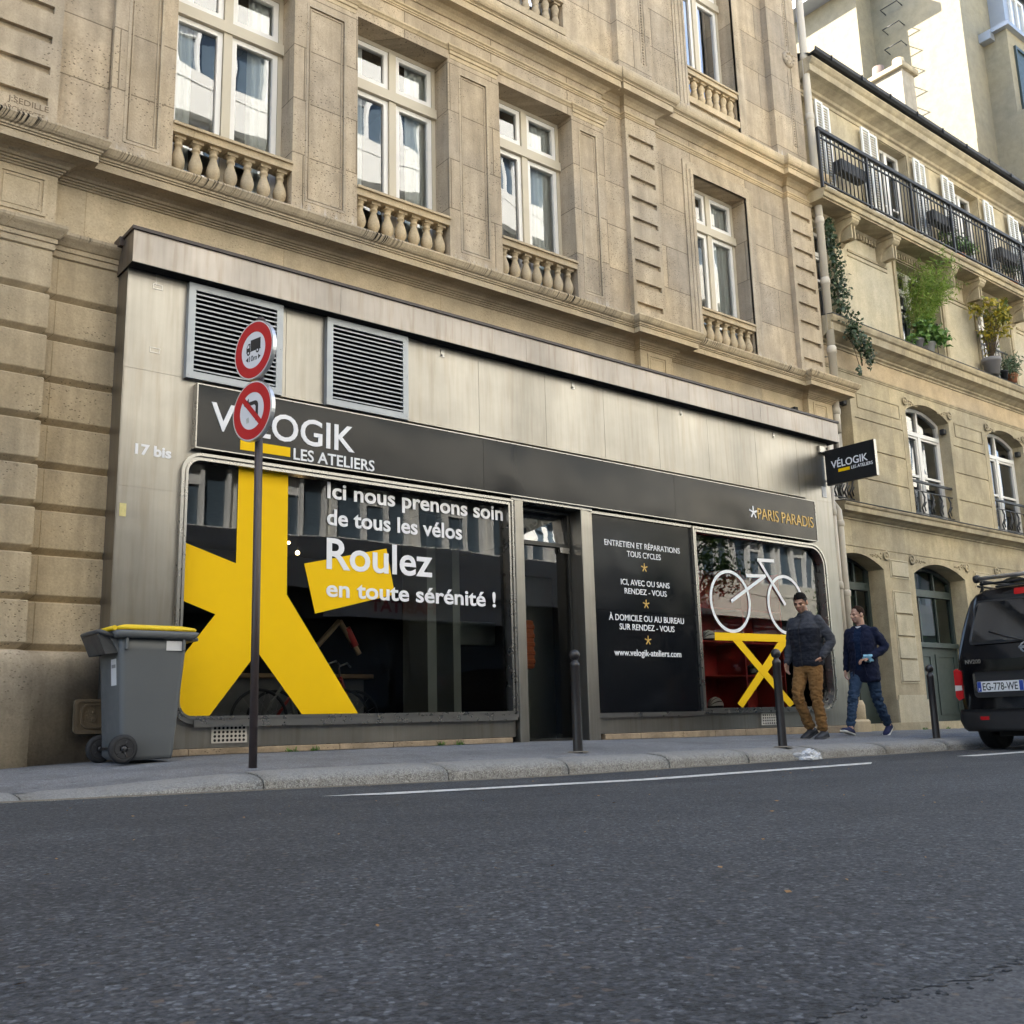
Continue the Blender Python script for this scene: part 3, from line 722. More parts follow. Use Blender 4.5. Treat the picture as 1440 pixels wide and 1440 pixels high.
# stickers
st = [(3.80, 2.565), (4.29, 2.565), (4.298, 1.44), (5.05, .366), (4.47, .366), (4.025, .915), (3.60, .366), (3.307, .366), (3.307, .81), (3.625, 1.23), (3.307, 1.34), (3.307, 1.842), (3.80, 1.69)]
mb = MB(); mb.prism(st, .0425, .0455); build('star_sticker', mb, m_yel, SW1)
mb = MB(); mb.prism([(4.47, 1.74), (5.365, 1.96), (5.462, 1.51), (4.59, 1.28)], .0425, .0455); build('star_sticker', mb, m_yel, SW1)
for s_, b_, z_, c_, o_ in (('Ici nous prenons soin', 6.845, 2.395, .15, .022), ('de tous les vélos', 6.29, 2.135, .15, .022), ('Roulez', 5.91, 1.715, .285, .016), ('en toute sérénité !', 6.72, 1.45, .15, .022)):
    mb = MB(); letters(mb, s_, 4.70, b_, z_, c_, .0365, .003, o_); build('lettering', mb, m_wht, SW1)
def circ(mb, cx, cz, r, wd, y0, y1, n=48):
    mb.ring([(cx+r*math.cos(2*math.pi*k/n), cz+r*math.sin(2*math.pi*k/n)) for k in range(n)], [(cx+(r-wd)*math.cos(2*math.pi*k/n), cz+(r-wd)*math.sin(2*math.pi*k/n)) for k in range(n)], y0, y1)
def bar(mb, a, b, wd, y0, y1):
    dx, dz = b[0]-a[0], b[1]-a[1]; l = math.hypot(dx, dz); px, pz = -dz/l*wd/2, dx/l*wd/2
    mb.prism([(a[0]+px, a[1]+pz), (a[0]-px, a[1]-pz), (b[0]-px, b[1]-pz), (b[0]+px, b[1]+pz)], y0, y1)
mb = MB()
circ(mb, 10.60, 1.72, .41, .042, .040, .043); circ(mb, 11.78, 1.735, .41, .042, .040, .043)
for k, (a, b) in enumerate((((10.61, 1.72), (11.37, 2.11)), ((10.95, 2.08), (11.33, 2.10)), ((11.235, 2.315), (11.755, 1.73)), ((11.21, 2.31), (11.57, 2.325)))):
    bar(mb, a, b, .045, .036-.0015*k, .0395-.0015*k)
build('bicycle_sticker', mb, m_wht, SW2)
mb = MB()
mb.prism([(10.235, 1.305), (11.82, 1.325), (11.81, 1.225), (10.23, 1.205)], .034, .037)
mb.prism([(10.58, 1.215), (10.76, 1.215), (11.78, .405), (11.67, .355)], .0375, .040); mb.prism([(11.54, 1.225), (11.76, 1.225), (10.69, .355), (10.60, .415)], .0405, .043)
build('trestle_sticker', mb, m_yel, SW2)
mb = MB(); letters(mb, '17 bis', 2.85, 3.16, 2.55, .085, -.004, .003, .035); build('house_number', mb, m_wht, S)
mb = MB(); mb.box(2.745, 2.80, -.004, -.001, 2.0, 2.11); build('notice', mb, plain('yellowed_notice', (.6, .52, .22), .6, var=.3, vscale=30), S)
# interior
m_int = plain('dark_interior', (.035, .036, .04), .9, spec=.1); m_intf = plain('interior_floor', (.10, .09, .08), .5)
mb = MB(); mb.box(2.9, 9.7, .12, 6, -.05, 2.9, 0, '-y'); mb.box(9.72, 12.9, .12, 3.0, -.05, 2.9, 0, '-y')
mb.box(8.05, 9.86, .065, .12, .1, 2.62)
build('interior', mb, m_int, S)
m_part = plain('pale_green_partition', (.20, .22, .20), .7)
for q_ in ((6.50, 6.62, 1.0, 1.5, 0, 2.6), (6.78, 6.88, .9, 1.6, 0, 2.6), (7.95, 8.45, 1.1, 1.16, 0, 2.0), (7.3, 8.4, 2.2, 2.3, 1.25, 1.55)):
    mb = MB(); mb.box(*q_); build('partition', mb, m_part, S)
m_lamp = emit('warm_lamp', (1, .66, .30), 4); m_spot = emit('spot_lamp', (1, .85, .65), 2.5)
def lampthing(x, y, z, r, label):
    t = thing('hanging_lamp', label, 'lamp', (x, y, z), 'lamps inside the shop')
    mb = MB(); mb.lathe([(.001, -r), (r*.7, -r*.7), (r, 0), (r*.7, r*.7), (.3*r, r)], (x, y, z), 12); build('bulb', mb, m_lamp, t)
    mb = MB(); mb.lathe([(r*.35, r*.9), (r*.35, r*2.2), (.01, r*2.4)], (x, y, z), 10); mb.tube([(x, y, z+r*2.3), (x, y, 2.88)], .006, 5); build('socket', mb, m_black, t)
lampthing(5.15, 1.5, 2.11, .024, 'glowing bulb hanging just behind the shop glass beside the yellow star')
lampthing(5.9, 3.2, 2.55, .02, 'glowing bulb deeper in the shop behind the white lettering')
for k, (x, y, lb) in enumerate(((7.6, 2.4, 'round ceiling spot glowing behind the word sérénité'), (8.35, 3.0, 'round ceiling spot glowing behind the glass door'), (3.75, 1.4, 'round ceiling spot glowing between the window edge and the yellow star'))):
    mb = MB(); mb.lathe([(.001, 0), (.032, 0), (.038, .012), (.038, .03)], (x, y, 2.60), 14, 0); o = build('ceiling_spot', mb, [m_spot], None, (x, y, 2.6)); tag(o, lb, 'spotlight', 'lamps inside the shop')
# counter and shelf inside
m_wood = plain('light_wood', (.42, .28, .15), .6, var=.25, vscale=6); m_totem = plain('orange_carved_wood', (.36, .085, .02), .35, var=.5, vscale=14, bump=.3, bscale=30)
t = thing('counter', 'pale wooden workshop counter in the dark behind the shop window', 'counter', (6.2, 4, 0))
mb = MB(); mb.bbox(4.9, 7.4, 3.6, 4.3, .88, .94, .01); build('worktop', mb, m_wood, t)
mb = MB(); mb.box(5.0, 7.3, 3.7, 4.25, 0, .88); build('cabinet', mb, plain('grey_cabinet', (.2, .2, .2), .6), t)
for x, rz in ((4.95, .4), (5.2, -.3)):
    pass
t = thing('desk_lamp', 'wooden jointed desk lamp standing in the shop window beside the yellow star', 'lamp', (5.0, .7, .0))
mb = MB(); mb.tube([(4.95, .7, 1.02), (5.22, .7, 1.30)], .028, 8); mb.tube([(5.22, .7, 1.30), (5.45, .7, .97)], .03, 8); build('arm', mb, m_wood, t)
mb = MB(); mb.tube([(5.30, .7, 1.23), (5.40, .7, 1.05)], .04, 10); build('shade', mb, plain('red_enamel', (.4, .03, .02), .4), t)
mb = MB(); mb.lathe([(.12, 0), (.12, .03), (.02, .05), (.02, 1.03)], (4.95, .7, 0), 14); build('stand', mb, m_black, t)
mb = MB(); mb.bbox(7.27, 7.42, .24, .32, .82, 1.36, .03, seg=2)
for k in range(5): mb.bbox(7.265, 7.425, .232, .33, .87+k*.095, .93+k*.095, .015)
tag(build('carved_board', mb, m_totem, None, (7.34, .28, .8)), 'orange carved wooden board hanging upright inside the glass door', 'board')
# bicycles kept inside the shop
def bicycle(x, y, z, col, label):
    t = thing('bicycle', label, 'bicycle', (x, y, z), 'bicycles inside the shop')
    P = lambda a, b: (x+a, y, z+b)
    for cx_ in (-.52, .52):
        mb = MB(); mb.tube([P(cx_+.33*math.cos(k*math.pi/18), .34+.33*math.sin(k*math.pi/18)) for k in range(36)], .018, 6, closed=True); w = build('wheel', mb, m_black, t)
        mb = MB()
        for k in range(14): a = k*math.pi*2/14; mb.tube([P(cx_, .34), P(cx_+.32*math.cos(a), .34+.32*math.sin(a))], .0025, 4)
        build('spokes', mb, m_trim, w)
    mb = MB()
    for a, b in (((-.52, .34), (-.08, .30)), ((-.52, .34), (-.2, .78)), ((-.08, .30), (-.2, .82)), ((-.19, .76), (.33, .80)), ((-.08, .30), (.34, .76)), ((.33, .84), (.52, .34))): mb.tube([P(*a), P(*b)], .018, 8)
    build('frame', mb, col, t)
    mb = MB(); mb.tube([P(.32, .84), P(.31, .96), P(.42, 1.0), P(.47, .95)], .013, 6); build('handlebar', mb, m_trim, t)
    mb = MB(); mb.bbox(x-.33, x-.08, y-.06, y+.06, z+.88, z+.92, .015); build('saddle', mb, m_black, t)
bicycle(5.55, 2.1, 0, plain('pale_bike_frame', (.22, .22, .21), .4), 'pale bicycle standing in the dark behind the big shop window')
bicycle(5.9, 2.45, .0, plain('red_bike_frame', (.4, .04, .03), .4), 'red bicycle standing behind the pale bicycle in the shop')
# right window display
m_red = plain('red_display_board', (.42, .035, .028), .6, var=.2)
t = thing('display_shelving', 'dark red display shelving behind the bicycle sticker window', 'shelving', (11.3, .8, .3))
mb = MB(); mb.box(9.95, 12.6, 1.25, 1.3, .3, 2.35); build('back_panel', mb, m_red, t)
for z in (.36, .82, 1.28, 1.74):
    mb = MB(); mb.box(9.95, 12.6, .75, 1.249, z-.02, z); build('shelf', mb, m_red, t)
for x in (9.95, 10.8, 11.7, 12.57):
    mb = MB(); mb.box(x, x+.03, .74, 1.249, .3, 2.3); build('upright', mb, m_red, t)
mb = MB(); mb.box(9.9, 12.64, .5, 1.3, .1, .3); build('plinth', mb, m_red, t)
def helmet(x, y, z, mat, label, rz):
    t = thing('cycle_helmet', label, 'helmet', (x, y, z), 'helmets on the red shelving')
    mb = MB(); n = 18
    for j in range(6):
        a0, a1 = j*math.pi/6+.06, (j+1)*math.pi/6-.06
        P = []
        for k in range(n+1):
            ph = math.pi*k/n
            P.append([(x+.13*math.cos(ph)*1.0, y+(-.10)*math.sin(ph)*math.cos(a)*1.0, z+.04+.13*math.sin(ph)*math.sin(a)) for a in (a0, a1)])
        for k in range(n): mb.poly([P[k][0], P[k+1][0], P[k+1][1], P[k][1]], 0, True)
    build('shell', mb, mat, t)
    mb = MB(); mb.lathe([(.125, 0), (.122, .03), (.10, .09), (.05, .125), (.001, .132)], (x, y, z+.02), 16); mb.xform(lambda a, b, c: (a, y+(b-y)*.76, c)); build('liner', mb, m_black, t)
    return t
m_hw = plain('white_helmet', (.7, .7, .66), .4); m_hb = plain('black_helmet', (.02, .02, .02), .3)
for k, (x, z, mt, lb) in enumerate(((10.35, 1.28, m_hb, 'black helmet on the red shelf at the rear wheel of the bicycle sticker'), (11.2, 1.28, m_hw, 'white helmet on the red shelf between the wheels of the bicycle sticker'), (10.3, .82, m_hw, 'white helmet on the red shelf just below the yellow trestle top'), (11.25, .36, m_hw, 'white helmet low on the red shelf at the foot of the yellow trestle'),
        (10.5, .36, m_hb, 'black helmet low on the red shelf near the information panel'), (12.1, .82, m_hb, 'black helmet on the red shelf behind the man in the padded jacket'))): helmet(x, .95, z, mt, lb, 0)
# ------------------------------------------------------------------ signs
FS = thing('fascia_sign', 'long black fascia sign with white shop name, above the shop windows', 'sign', (7.9, 0, 2.66))
mb = MB()
for a, b in ((3.345, 6.498), (6.502, 9.498), (9.502, 12.455)): mb.box(a, b, -.085, -.004, 2.665, 3.235)
build('sign_board', mb, m_sign, FS)
mb = MB(); mb.rframe(3.335, 12.465, 2.655, 3.245, .010, -.092, -.003); build('edge_trim', mb, m_trim, FS)
mb = MB()
letters(mb, 'VÉLOGIK', 3.47, 4.92, 2.845, .245, -.093, .008, .012); build('lettering', mb, m_wht, FS); mb = MB()
letters(mb, 'LES ATELIERS', 4.275, 5.145, 2.685, .105, -.093, .008, .012); build('lettering', mb, m_wht, FS); mb = MB()
mb.prism([(3.75, 2.70), (4.24, 2.70), (4.24, 2.79), (3.75, 2.79)], -.091, -.085); build('yellow_bar', mb, m_yel, FS); mb = MB()
letters(mb, 'PARIS PARADIS', 11.13, 12.385, 2.845, .15, -.093, .008, .0); build('lettering', mb, m_gold, FS); mb = MB()
def aster(mb, cx, cz, r, y, m):
    for k in range(5):
        a = math.pi/2+k*2*math.pi/5; wd = r*.26
        px, pz = -math.sin(a)*wd/2, math.cos(a)*wd/2
        mb.prism([(cx+px, cz+pz), (cx-px, cz-pz), (cx-px+r*math.cos(a), cz-pz+r*math.sin(a)), (cx+px+r*math.cos(a), cz+pz+r*math.sin(a))], y+.0004*k, y+.006, m)
aster(mb, 11.04, 2.925, .085, -.093, 0)
build('asterisk', mb, m_wht, FS)
IP = thing('information_panel', 'tall black panel of opening services text between door and bicycle sticker window', 'sign', (8.98, 0, .33))
mb = MB(); mb.box(8.125, 9.845, -.004, .05, .33, 1.489); mb.box(8.125, 9.845, -.004, .05, 1.492, 2.60); build('panel_board', mb, m_sign, IP)
mb = MB(); mb.box(9.845, 9.86, -.02, .05, .33, 2.6); build('edge_trim', mb, m_trim, IP)
mb = MB()
for s, a, b, z, c, bo in (('ENTRETIEN ET RÉPARATIONS', 8.32, 9.62, 2.255, .068, .004), ('TOUS CYCLES', 8.685, 9.265, 2.145, .068, .004), ('ICI, AVEC OU SANS', 8.56, 9.395, 1.805, .066, .006), ('RENDEZ - VOUS', 8.615, 9.335, 1.70, .066, .006),
        ('À DOMICILE OU AU BUREAU', 8.34, 9.62, 1.38, .07, .008), ('SUR RENDEZ - VOUS', 8.505, 9.44, 1.275, .068, .008), ('www.velogik-ateliers.com', 8.40, 9.535, .975, .072, .012)):
    mb = MB(); letters(mb, s, a, b, z, c, -.0085, .004, bo); build('lettering', mb, m_wht, IP)
for z in (2.03, 1.59, 1.16): mb = MB(); aster(mb, 8.97, z, .055, -.0088, 0); build('asterisk', mb, m_gold, IP)
PS = thing('projecting_sign', 'small black double-sided sign projecting from the steel corner above the pavement', 'sign', (12.92, 0, 3.54))
mb = MB(); mb.bbox(12.90, 12.96, -.845, -.03, 3.535, 4.06, .004); build('sign_box', mb, signblack('projecting_sign_face', .35), PS)
mb = MB(); mb.box(12.90, 12.96, -.847, -.846, 3.535, 4.06); mb.box(12.915, 12.945, -.03, .0, 3.60, 3.63); mb.box(12.915, 12.945, -.03, 0, 4.0, 4.03); build('bracket', mb, m_trim, PS)
mb = MB()
for tr in ((lambda x, y, z: (12.9-.001-y, -x, z)), (lambda x, y, z: (12.96+.001+y, -.875+x, z))):
    letters(mb, 'VÉLOGIK', .13, .73, 3.775, .105, 0, .002, .012, 0, tr)
    letters(mb, 'LES ATELIERS', .455, .80, 3.705, .045, 0, .002, .01, 0, tr)
    mb.prism([(.24, 3.70), (.43, 3.70), (.43, 3.745), (.24, 3.745)], 0, .002, 1, tr)
build('lettering', mb, [m_wht, m_yel], PS)
mb = MB(); mb.box(12.80, 12.9, -.012, 0, 3.36, 3.52); build('notice', mb, plain('grey_plate', (.5, .5, .5), .5), S)
mb = MB(); mb.bbox(12.78, 12.9, -.05, 0, 4.02, 4.13, .008); mb.tube([(12.98, -.02, 4.13), (13.0, -.03, 4.06), (12.97, -.03, 4.02)], .012, 6); build('cable_box', mb, m_trim, S)
# ------------------------------------------------------------------ neighbour building
NC = (.53, .47, .335)
m_n1 = stone('neighbour_stone', NC, 1.5, 10, zoff=3, pits=.35, streak=.22, grime=.25, joint=.75, mort=.004)
m_n2 = stone('neighbour_panel_stone', (.54, .49, .37), 0, 0, pits=.3, streak=.15)
m_n3 = stone('neighbour_moulding', (.48, .42, .30), 0, 0, pits=.2, streak=.3, grime=.35, stains=((6.0, 6.3, .55, (.09, .07, .05)),))
m_n4 = stone('neighbour_render_band', (.52, .42, .29), 0, 0, pits=0, streak=.1, grime=.15)
m_green = plain('dark_green_joinery', (.030, .045, .042), .45)
m_gglass = glass('green_tinted_glass', (.52, .74, .60), ior=1.8, wav=.005)
m_nglass = glass('neighbour_window_glass', (.55, .62, .66), ior=2.4, wav=.006)
NB = thing('neighbour_building', 'pale stone apartment house with arched windows and a long black iron balcony', 'building', (17, .3, 0))
NX0, NX1, NY = 13.56, 30.0, .30
first = [(12.95, 14.26), (15.92, 17.36), (18.76, 20.2), (21.65, 23.1), (24.55, 26.0)]
ground = [(13.30, 14.75), (15.64, 17.30), (18.5, 20.2), (21.4, 23.1), (24.3, 26.0)]
third = [(12.95, 14.25), (16.12, 17.55), (18.95, 20.25), (21.8, 23.2), (24.7, 26.1)]
att = [(13.0, 13.88), (15.95, 16.88), (18.62, 19.55), (21.3, 22.2), (24.0, 24.9)]
def cl(L): return [(max(a, NX0+.01), b) for a, b in L]
mb = MB(); mb.wall(NX0, NX1, -.2, 3.22, NY, [dict(x0=a, x1=b, z0=-.1, z1=2.68, depth=.34, arch=.2) for a, b in ground if a > 13.6] + [dict(x0=NX0+.005, x1=14.75, z0=-.1, z1=2.62, depth=.34, top=lambda x: 2.68-.2*((x-14.02)/.73)**2, n=10)])
build('ground_floor_wall', mb, m_n1, NB)
sl_ = []
fl = cl(first)
for k in range(len(fl)-1):
    a, b = fl[k][1]+.09, fl[k+1][0]-.16
    for z in (3.92, 4.42, 4.92): sl_.append(dict(x0=a, x1=b, z0=z-.012, z1=z+.012, depth=.02, back=True))
mb = MB()
ops = [dict(x0=a, x1=b, z0=3.46, z1=5.51, depth=.27, arch=.19) for a, b in first if a > 13.6] + [dict(x0=NX0+.005, x1=14.26, z0=3.46, z1=5.5, depth=.27, top=lambda x: 5.51-.19*((x-13.6)/.66)**2, n=10)]
mb.wall(NX0, NX1, 3.4, 6.05, NY, ops+sl_)
for k in range(len(fl)-1): mb.box(fl[k+1][0]-.15, fl[k+1][0]-.14, NY-.006, NY, 3.46, 5.2)
build('first_floor_wall', mb, m_n1, NB)
mb = MB(); mb.wall(NX0, NX1, 6.4, 8.35, NY, [dict(x0=a, x1=b, z0=6.46, z1=8.12, depth=.3) for a, b in cl(third)]); build('second_floor_wall', mb, m_n2, NB)
mb = MB(); mb.wall(NX0, NX1, 8.4, 10.7, NY, [dict(x0=a, x1=b, z0=8.5, z1=10.42, depth=.22) for a, b in cl(att)]); build('attic_wall', mb, m_n1, NB)
mb = MB(); mb.box(NX0, NX0+.01, .31, 8, -.2, 11); mb.box(NX1-.01, NX1, .31, 8, -.2, 11); mb.box(NX0, NX1, 7.9, 8, -.2, 11); build('side_wall', mb, m_n1, NB)
PT = [(NX0, NY), (NX1, NY)]
mb = MB(); mb.sweep(PT, [(-.02, 3.19), (.02, 3.20), (.02, 3.225), (.05, 3.24), (.09, 3.27), (.17, 3.29), (.17, 3.37), (.19, 3.385), (.20, 3.41), (.19, 3.425), (-.02, 3.455)])
mb.sweep(PT, [(-.02, 5.99), (.02, 6.0), (.02, 6.03), (.05, 6.05), (.05, 6.08), (.08, 6.1), (.14, 6.15), (.22, 6.18), (.22, 6.30), (.25, 6.32), (.27, 6.37), (.275, 6.41), (-.02, 6.455)])
mb.sweep(PT, [(-.01, 5.635), (.012, 5.64), (.012, 5.66), (.022, 5.67), (.022, 5.685), (-.01, 5.69)])
mb.sweep(PT, [(-.01, 2.78), (.01, 2.785), (.01, 2.80), (-.01, 2.805)])
mb.sweep(PT, [(-.02, 10.45), (.02, 10.46), (.02, 10.52), (.06, 10.54), (.06, 10.6), (.12, 10.64), (.20, 10.68), (.28, 10.7), (.28, 10.82), (.31, 10.85), (.34, 10.9), (.34, 10.93), (-.02, 10.97)])
build('string_courses', mb, m_n3, NB)
mb = MB(); mb.box(NX0, NX1, NY-.004, NY+.01, 5.70, 6.0); build('render_band', mb, m_n4, NB)
mb = MB(); mb.sweep(PT, [(-.02, 3.456), (.205, 3.43), (.205, 3.44), (-.02, 3.466)]); mb.sweep(PT, [(-.02, 6.456), (.28, 6.414), (.28, 6.426), (-.02, 6.468)]); build('zinc_flashing', mb, m_black, NB)
# piers and relief
mb = MB()
gl = cl(ground)
for k in range(len(gl)-1):
    a, b = gl[k][1], gl[k+1][0]; c = (a+b)/2
    mb = MB(); mb.box(a, b, NY-.03, NY-.001, -.2, .45); mb.box(c-.4, c+.4, NY-.02, NY-.001, .45, .52)
    for z0, z1 in ((.70, 2.16), (2.36, 2.66)):
        n = 4 if z1-z0 > 1 else 1
        mb.rframe(c-.27, c+.27, z0, z1, .02, NY-.012, NY-.001)
        for q in range(n): mb.box(c-.235, c+.235, NY-.022, NY-.001, z0+.035+(z1-z0-.035)*q/n, z0+(z1-z0-.035)*(q+1)/n)
    build('pier_panel', mb, m_n2, NB)
mb = MB(); mb.box(NX0, NX1, NY-.05, NY-.0305, -.25, .10); build('stone_base', mb, m_n1, NB)
def carved(cx, z, w, h, flip, nm='carved_spandrel'):
    mb = MB(); r2 = random.Random(int(cx*100)); n = 26
    for k in range(n):
        t = r2.random(); x = t*w; zz = r2.uniform(-.5, .5)*h*(1-t*.85)
        r = r2.uniform(.012, .028)*(1.1-t*.5)
        mb.lathe([(.001, -r*.8), (r*.8, -r*.5), (r, 0), (.001, r)], (cx+(x if not flip else -x), NY, z+zz-t*h*.15), 6, 0, 'y')
    mb.lathe([(.07, -.012), (.08, -.03), (.055, -.03), (.05, -.01), (.03, -.012), (.02, -.035), (.001, -.035)], (cx, NY, z), 12, 0, 'y')
    mb.lathe([(.001, -.02), (.0011, -.02)], (cx, NY, z), 4, 0, 'y')
    build(nm, mb, m_n3, NB)
for a, b in first:
    if a > 13.6: carved(a-.02, 5.47, .42, .14, False)
    carved(b+.02 if a > 13.6 else 14.30, 5.46, .42, .14, True)
for a, b in ground:
    if a > 13.6: carved(a-.05, 2.70, .45, .13, False)
    carved(b+.08, 2.70, .45, .13, True)
for k in range(len(fl)-1):
    a, b = fl[k][1]+.18, fl[k+1][0]-.2; mb = MB(); mb.rframe(a, b, 5.10, 5.36, .02, NY-.012, NY-.001); build('panel_moulding', mb, m_n3, NB)
for a, b in third:
    if a > 13.6: mb = MB(); mb.rframe(a-.12, b+.12, 6.40, 8.22, .085, NY-.03, NY-.001); build('window_surround', mb, m_n3, NB)
    mb = MB(); mb.box(b+.35, b+1.55, NY-.014, NY-.001, 7.78, 7.80); mb.box(b+.35, b+1.55, NY-.02, NY-.001, 7.86, 7.90); build('panel_moulding', mb, m_n3, NB)
for a, b in att:
    if a > 13.6: mb = MB(); mb.rframe(a-.10, b+.10, 8.4, 10.52, .09, NY-.025, NY-.001); build('window_surround', mb, m_n3, NB)
# balcony
mb = MB(); mb.sweep([(NX0-.14, NY), (NX1, NY)], [(-.02, 8.30), (.38, 8.30), (.38, 8.325), (.41, 8.33), (.41, 8.41), (.44, 8.42), (.455, 8.45), (.455, 8.475), (-.02, 8.49)])
build('balcony_slab', mb, m_n3, NB)
cons = [14.36, 15.60, 17.56, 18.58, 20.36, 21.5, 23.3, 24.4, 26.2]
cp = None
for x in cons:
    if cp is None:
        mb = MB(); pts = [(.3, 7.86), (.27, 7.87), (.23, 7.90), (.22, 7.95), (.20, 8.02), (.14, 8.09), (.02, 8.13), (-.03, 8.16), (-.06, 8.2), (-.06, 8.29), (.3, 8.29)]
        i = mb.add([(x-.10, y, z) for y, z in pts]); j = mb.add([(x+.10, y, z) for y, z in pts]); n = len(pts)
        mb.face([i+k for k in range(n)]); mb.face([j+k for k in range(n)][::-1])
        for k in range(n): mb.face((i+k, j+k, j+(k+1) % n, i+(k+1) % n))
        mb.box(x-.13, x+.13, -.07, .3, 8.24, 8.298); mb.box(x-.06, x-.03, .0, .25, 7.9, 8.2) ; mb.box(x+.03, x+.06, .0, .25, 7.9, 8.2)
        cp = build('console_bracket', mb, m_n3, NB); cx0 = x
    else:
        c = cp.copy(); COL.objects.link(c); c.location = (x-cx0, 0, 0); WL[c.name] = WL[cp.name]
mb = MB(); x = NX0+.05
while x < 27:
    if min(abs(x-c) for c in cons) > .17: mb.box(x, x+.05, NY-.055, NY-.001, 8.16, 8.25)
    x += .085
mb.sweep(PT, [(-.01, 8.25), (.05, 8.255), (.07, 8.299), (-.01, 8.299)])
build('dentil_band', mb, m_n3, NB)
RY = -.10
mb = MB(); mb.bbox(NX0-.16, NX1, RY-.035, RY+.035, 9.46, 9.53, .008); mb.box(NX0-.15, NX1, RY-.015, RY+.015, 8.56, 8.585); mb.box(NX0-.15, NX1, RY-.012, RY+.012, 9.35, 9.37)
x = NX0-.14
k = 0
while x < NX1:
    if k % 12 == 0: mb.box(x-.022, x+.022, RY-.022, RY+.022, 8.47, 9.47)
    else: mb.tube([(x, RY, 8.57), (x, RY, 9.47)], .011, 6)
    x += .115; k += 1
for sg in range(7):
    xx = 20.6+sg*.1; mb.tube([(xx, RY-.02, 9.4), (xx+.05, RY-.05, 9.7), (xx+.16, RY-.06, 9.88)], .009, 5)
mb.tube([(20.5, RY, 9.4), (20.5, RY, 9.85), (20.56, RY, 9.95), (20.65, RY, 9.93), (20.64, RY, 9.85), (20.58, RY, 9.86)], .018, 6)
mb.tube([(20.55, RY-.02, 9.75), (20.8, RY-.03, 9.62), (21.3, RY-.03, 9.58)], .012, 6)
build('balcony_railing', mb, m_black, NB)
# gutter, roof, chimney
mb = MB(); mb.sweep(PT, [(.30, 10.965), (.38, 10.97), (.42, 11.0), (.43, 11.05), (.41, 11.05), (.40, 11.0), (.30, 10.99)]); x = 14
while x < NX1: mb.box(x, x+.02, -.145, -.12, 10.96, 11.06); x += .9
build('gutter', mb, m_black, NB)
mb = MB(); mb.poly([(NX0, .0, 11.0), (NX1, .0, 11.0), (NX1, 4, 13), (NX0, 4, 13)]); mb.poly([(NX0, 4, 13), (NX1, 4, 13), (NX1, 8, 11), (NX0, 8, 11)]); build('roof', mb, m_zinc, NB)
m_chim = stone('chimney_render', (.40, .37, .31), 0, 0, pits=0, streak=.3, grime=.2)
mb = MB(); mb.box(20.0, 20.52, 1.77, 4.5, 11, 14.42); ch = build('chimney', mb, m_chim, NB)
mb = MB(); mb.bbox(19.93, 20.6, 1.68, 4.6, 14.42, 14.56, .02); build('chimney_cap', mb, m_n3, ch)
for y, h, mt in ((1.95, .26, plain('pale_pot', (.52, .42, .26), .8)), (2.45, .34, plain('dark_pot', (.16, .12, .1), .8))):
    mb = MB(); mb.lathe([(.16, 0), (.15, .05), (.13, h), (.11, h), (.11, h-.06)], (20.25, y, 14.56), 14); build('chimney_pot', mb, mt, ch)
# windows of the neighbour
def arch_pts(x0, x1, z0, z1, rise, n=12):
    hw = (x1-x0)/2; rr = (hw*hw+rise*rise)/(2*rise); c = (x0+x1)/2
    return [(x0, z0), (x1, z0)] + [(c+hw*math.cos(math.pi*k/n), z1-rr+math.sqrt(max(0, rr*rr-(hw*math.cos(math.pi*k/n))**2))) for k in range(n+1)]
def nwin(x0, x1, z0, z1, y, rise, mat, gm, ztr, kind):
    mb = MB(); c = (x0+x1)/2
    if rise:
        O = arch_pts(x0, x1, z0, z1, rise); I = arch_pts(x0+.06, x1-.06, z0+.07, z1-.06, rise*.9); mb.ring(O, I, y, y+.07)
    else: mb.rframe(x0, x1, z0, z1, .06, y, y+.07)
    if kind == 'shop':
        mb.box(x0+.05, x1-.05, y-.02, y+.06, ztr-.06, ztr+.06)
        for f in (.30, .66): mb.box(x0+(x1-x0)*f-.02, x0+(x1-x0)*f+.02, y, y+.06, ztr+.05, z1-.04)
        for f in (.34, .67): mb.box(x0+(x1-x0)*f-.012, x0+(x1-x0)*f+.012, y+.01, y+.05, z0+.9, ztr-.05)
        mb.box(x0+.05, x1-.05, y+.005, y+.055, z0+.1, z0+1.36); mb.box(x0+.03, x1-.03, y-.05, y+.06, z0+1.36, z0+1.44)
        for f in (.08, .54): mb.rframe(x0+(x1-x0)*f, x0+(x1-x0)*(f+.38), z0+.25, z0+1.25, .04, y-.008, y+.005)
    else:
        mb.box(c-.045, c+.045, y-.015, y+.06, z0+.06, (ztr if rise else z1)-.03)
        mb.box(x0+.05, x1-.05, y-.02, y+.065, ztr-.035, ztr+.035)
        if rise: mb.box(c-.025, c+.025, y, y+.06, ztr, z1-.05)
        for a, b in ((x0+.06, c-.045), (c+.045, x1-.06)):
            mb.rframe(a, b, z0+.07, ztr-.035, .04, y+.003, y+.05); mb.box(a, b, y+.008, y+.05, z0+.78, z0+.82)
    w = build('window', mb, mat, NB)
    g = MB(); g.poly([(x, y+.04, z) for x, z in (arch_pts(x0+.04, x1-.04, z0+.05, z1-.04, rise) if rise else [(x0+.04, z0+.05), (x1-.04, z0+.05), (x1-.04, z1-.04), (x0+.04, z1-.04)])]); build('pane', g, gm, w)
    r = MB(); r.box(x0-.05, x1+.05, y+.075, y+1.6, z0-.02, z1+.05, 0, '-y'); build('room', r, m_room if kind != 'shop' else m_intg, w)
    return w
m_intg = plain('pale_interior', (.42, .54, .47), .8)
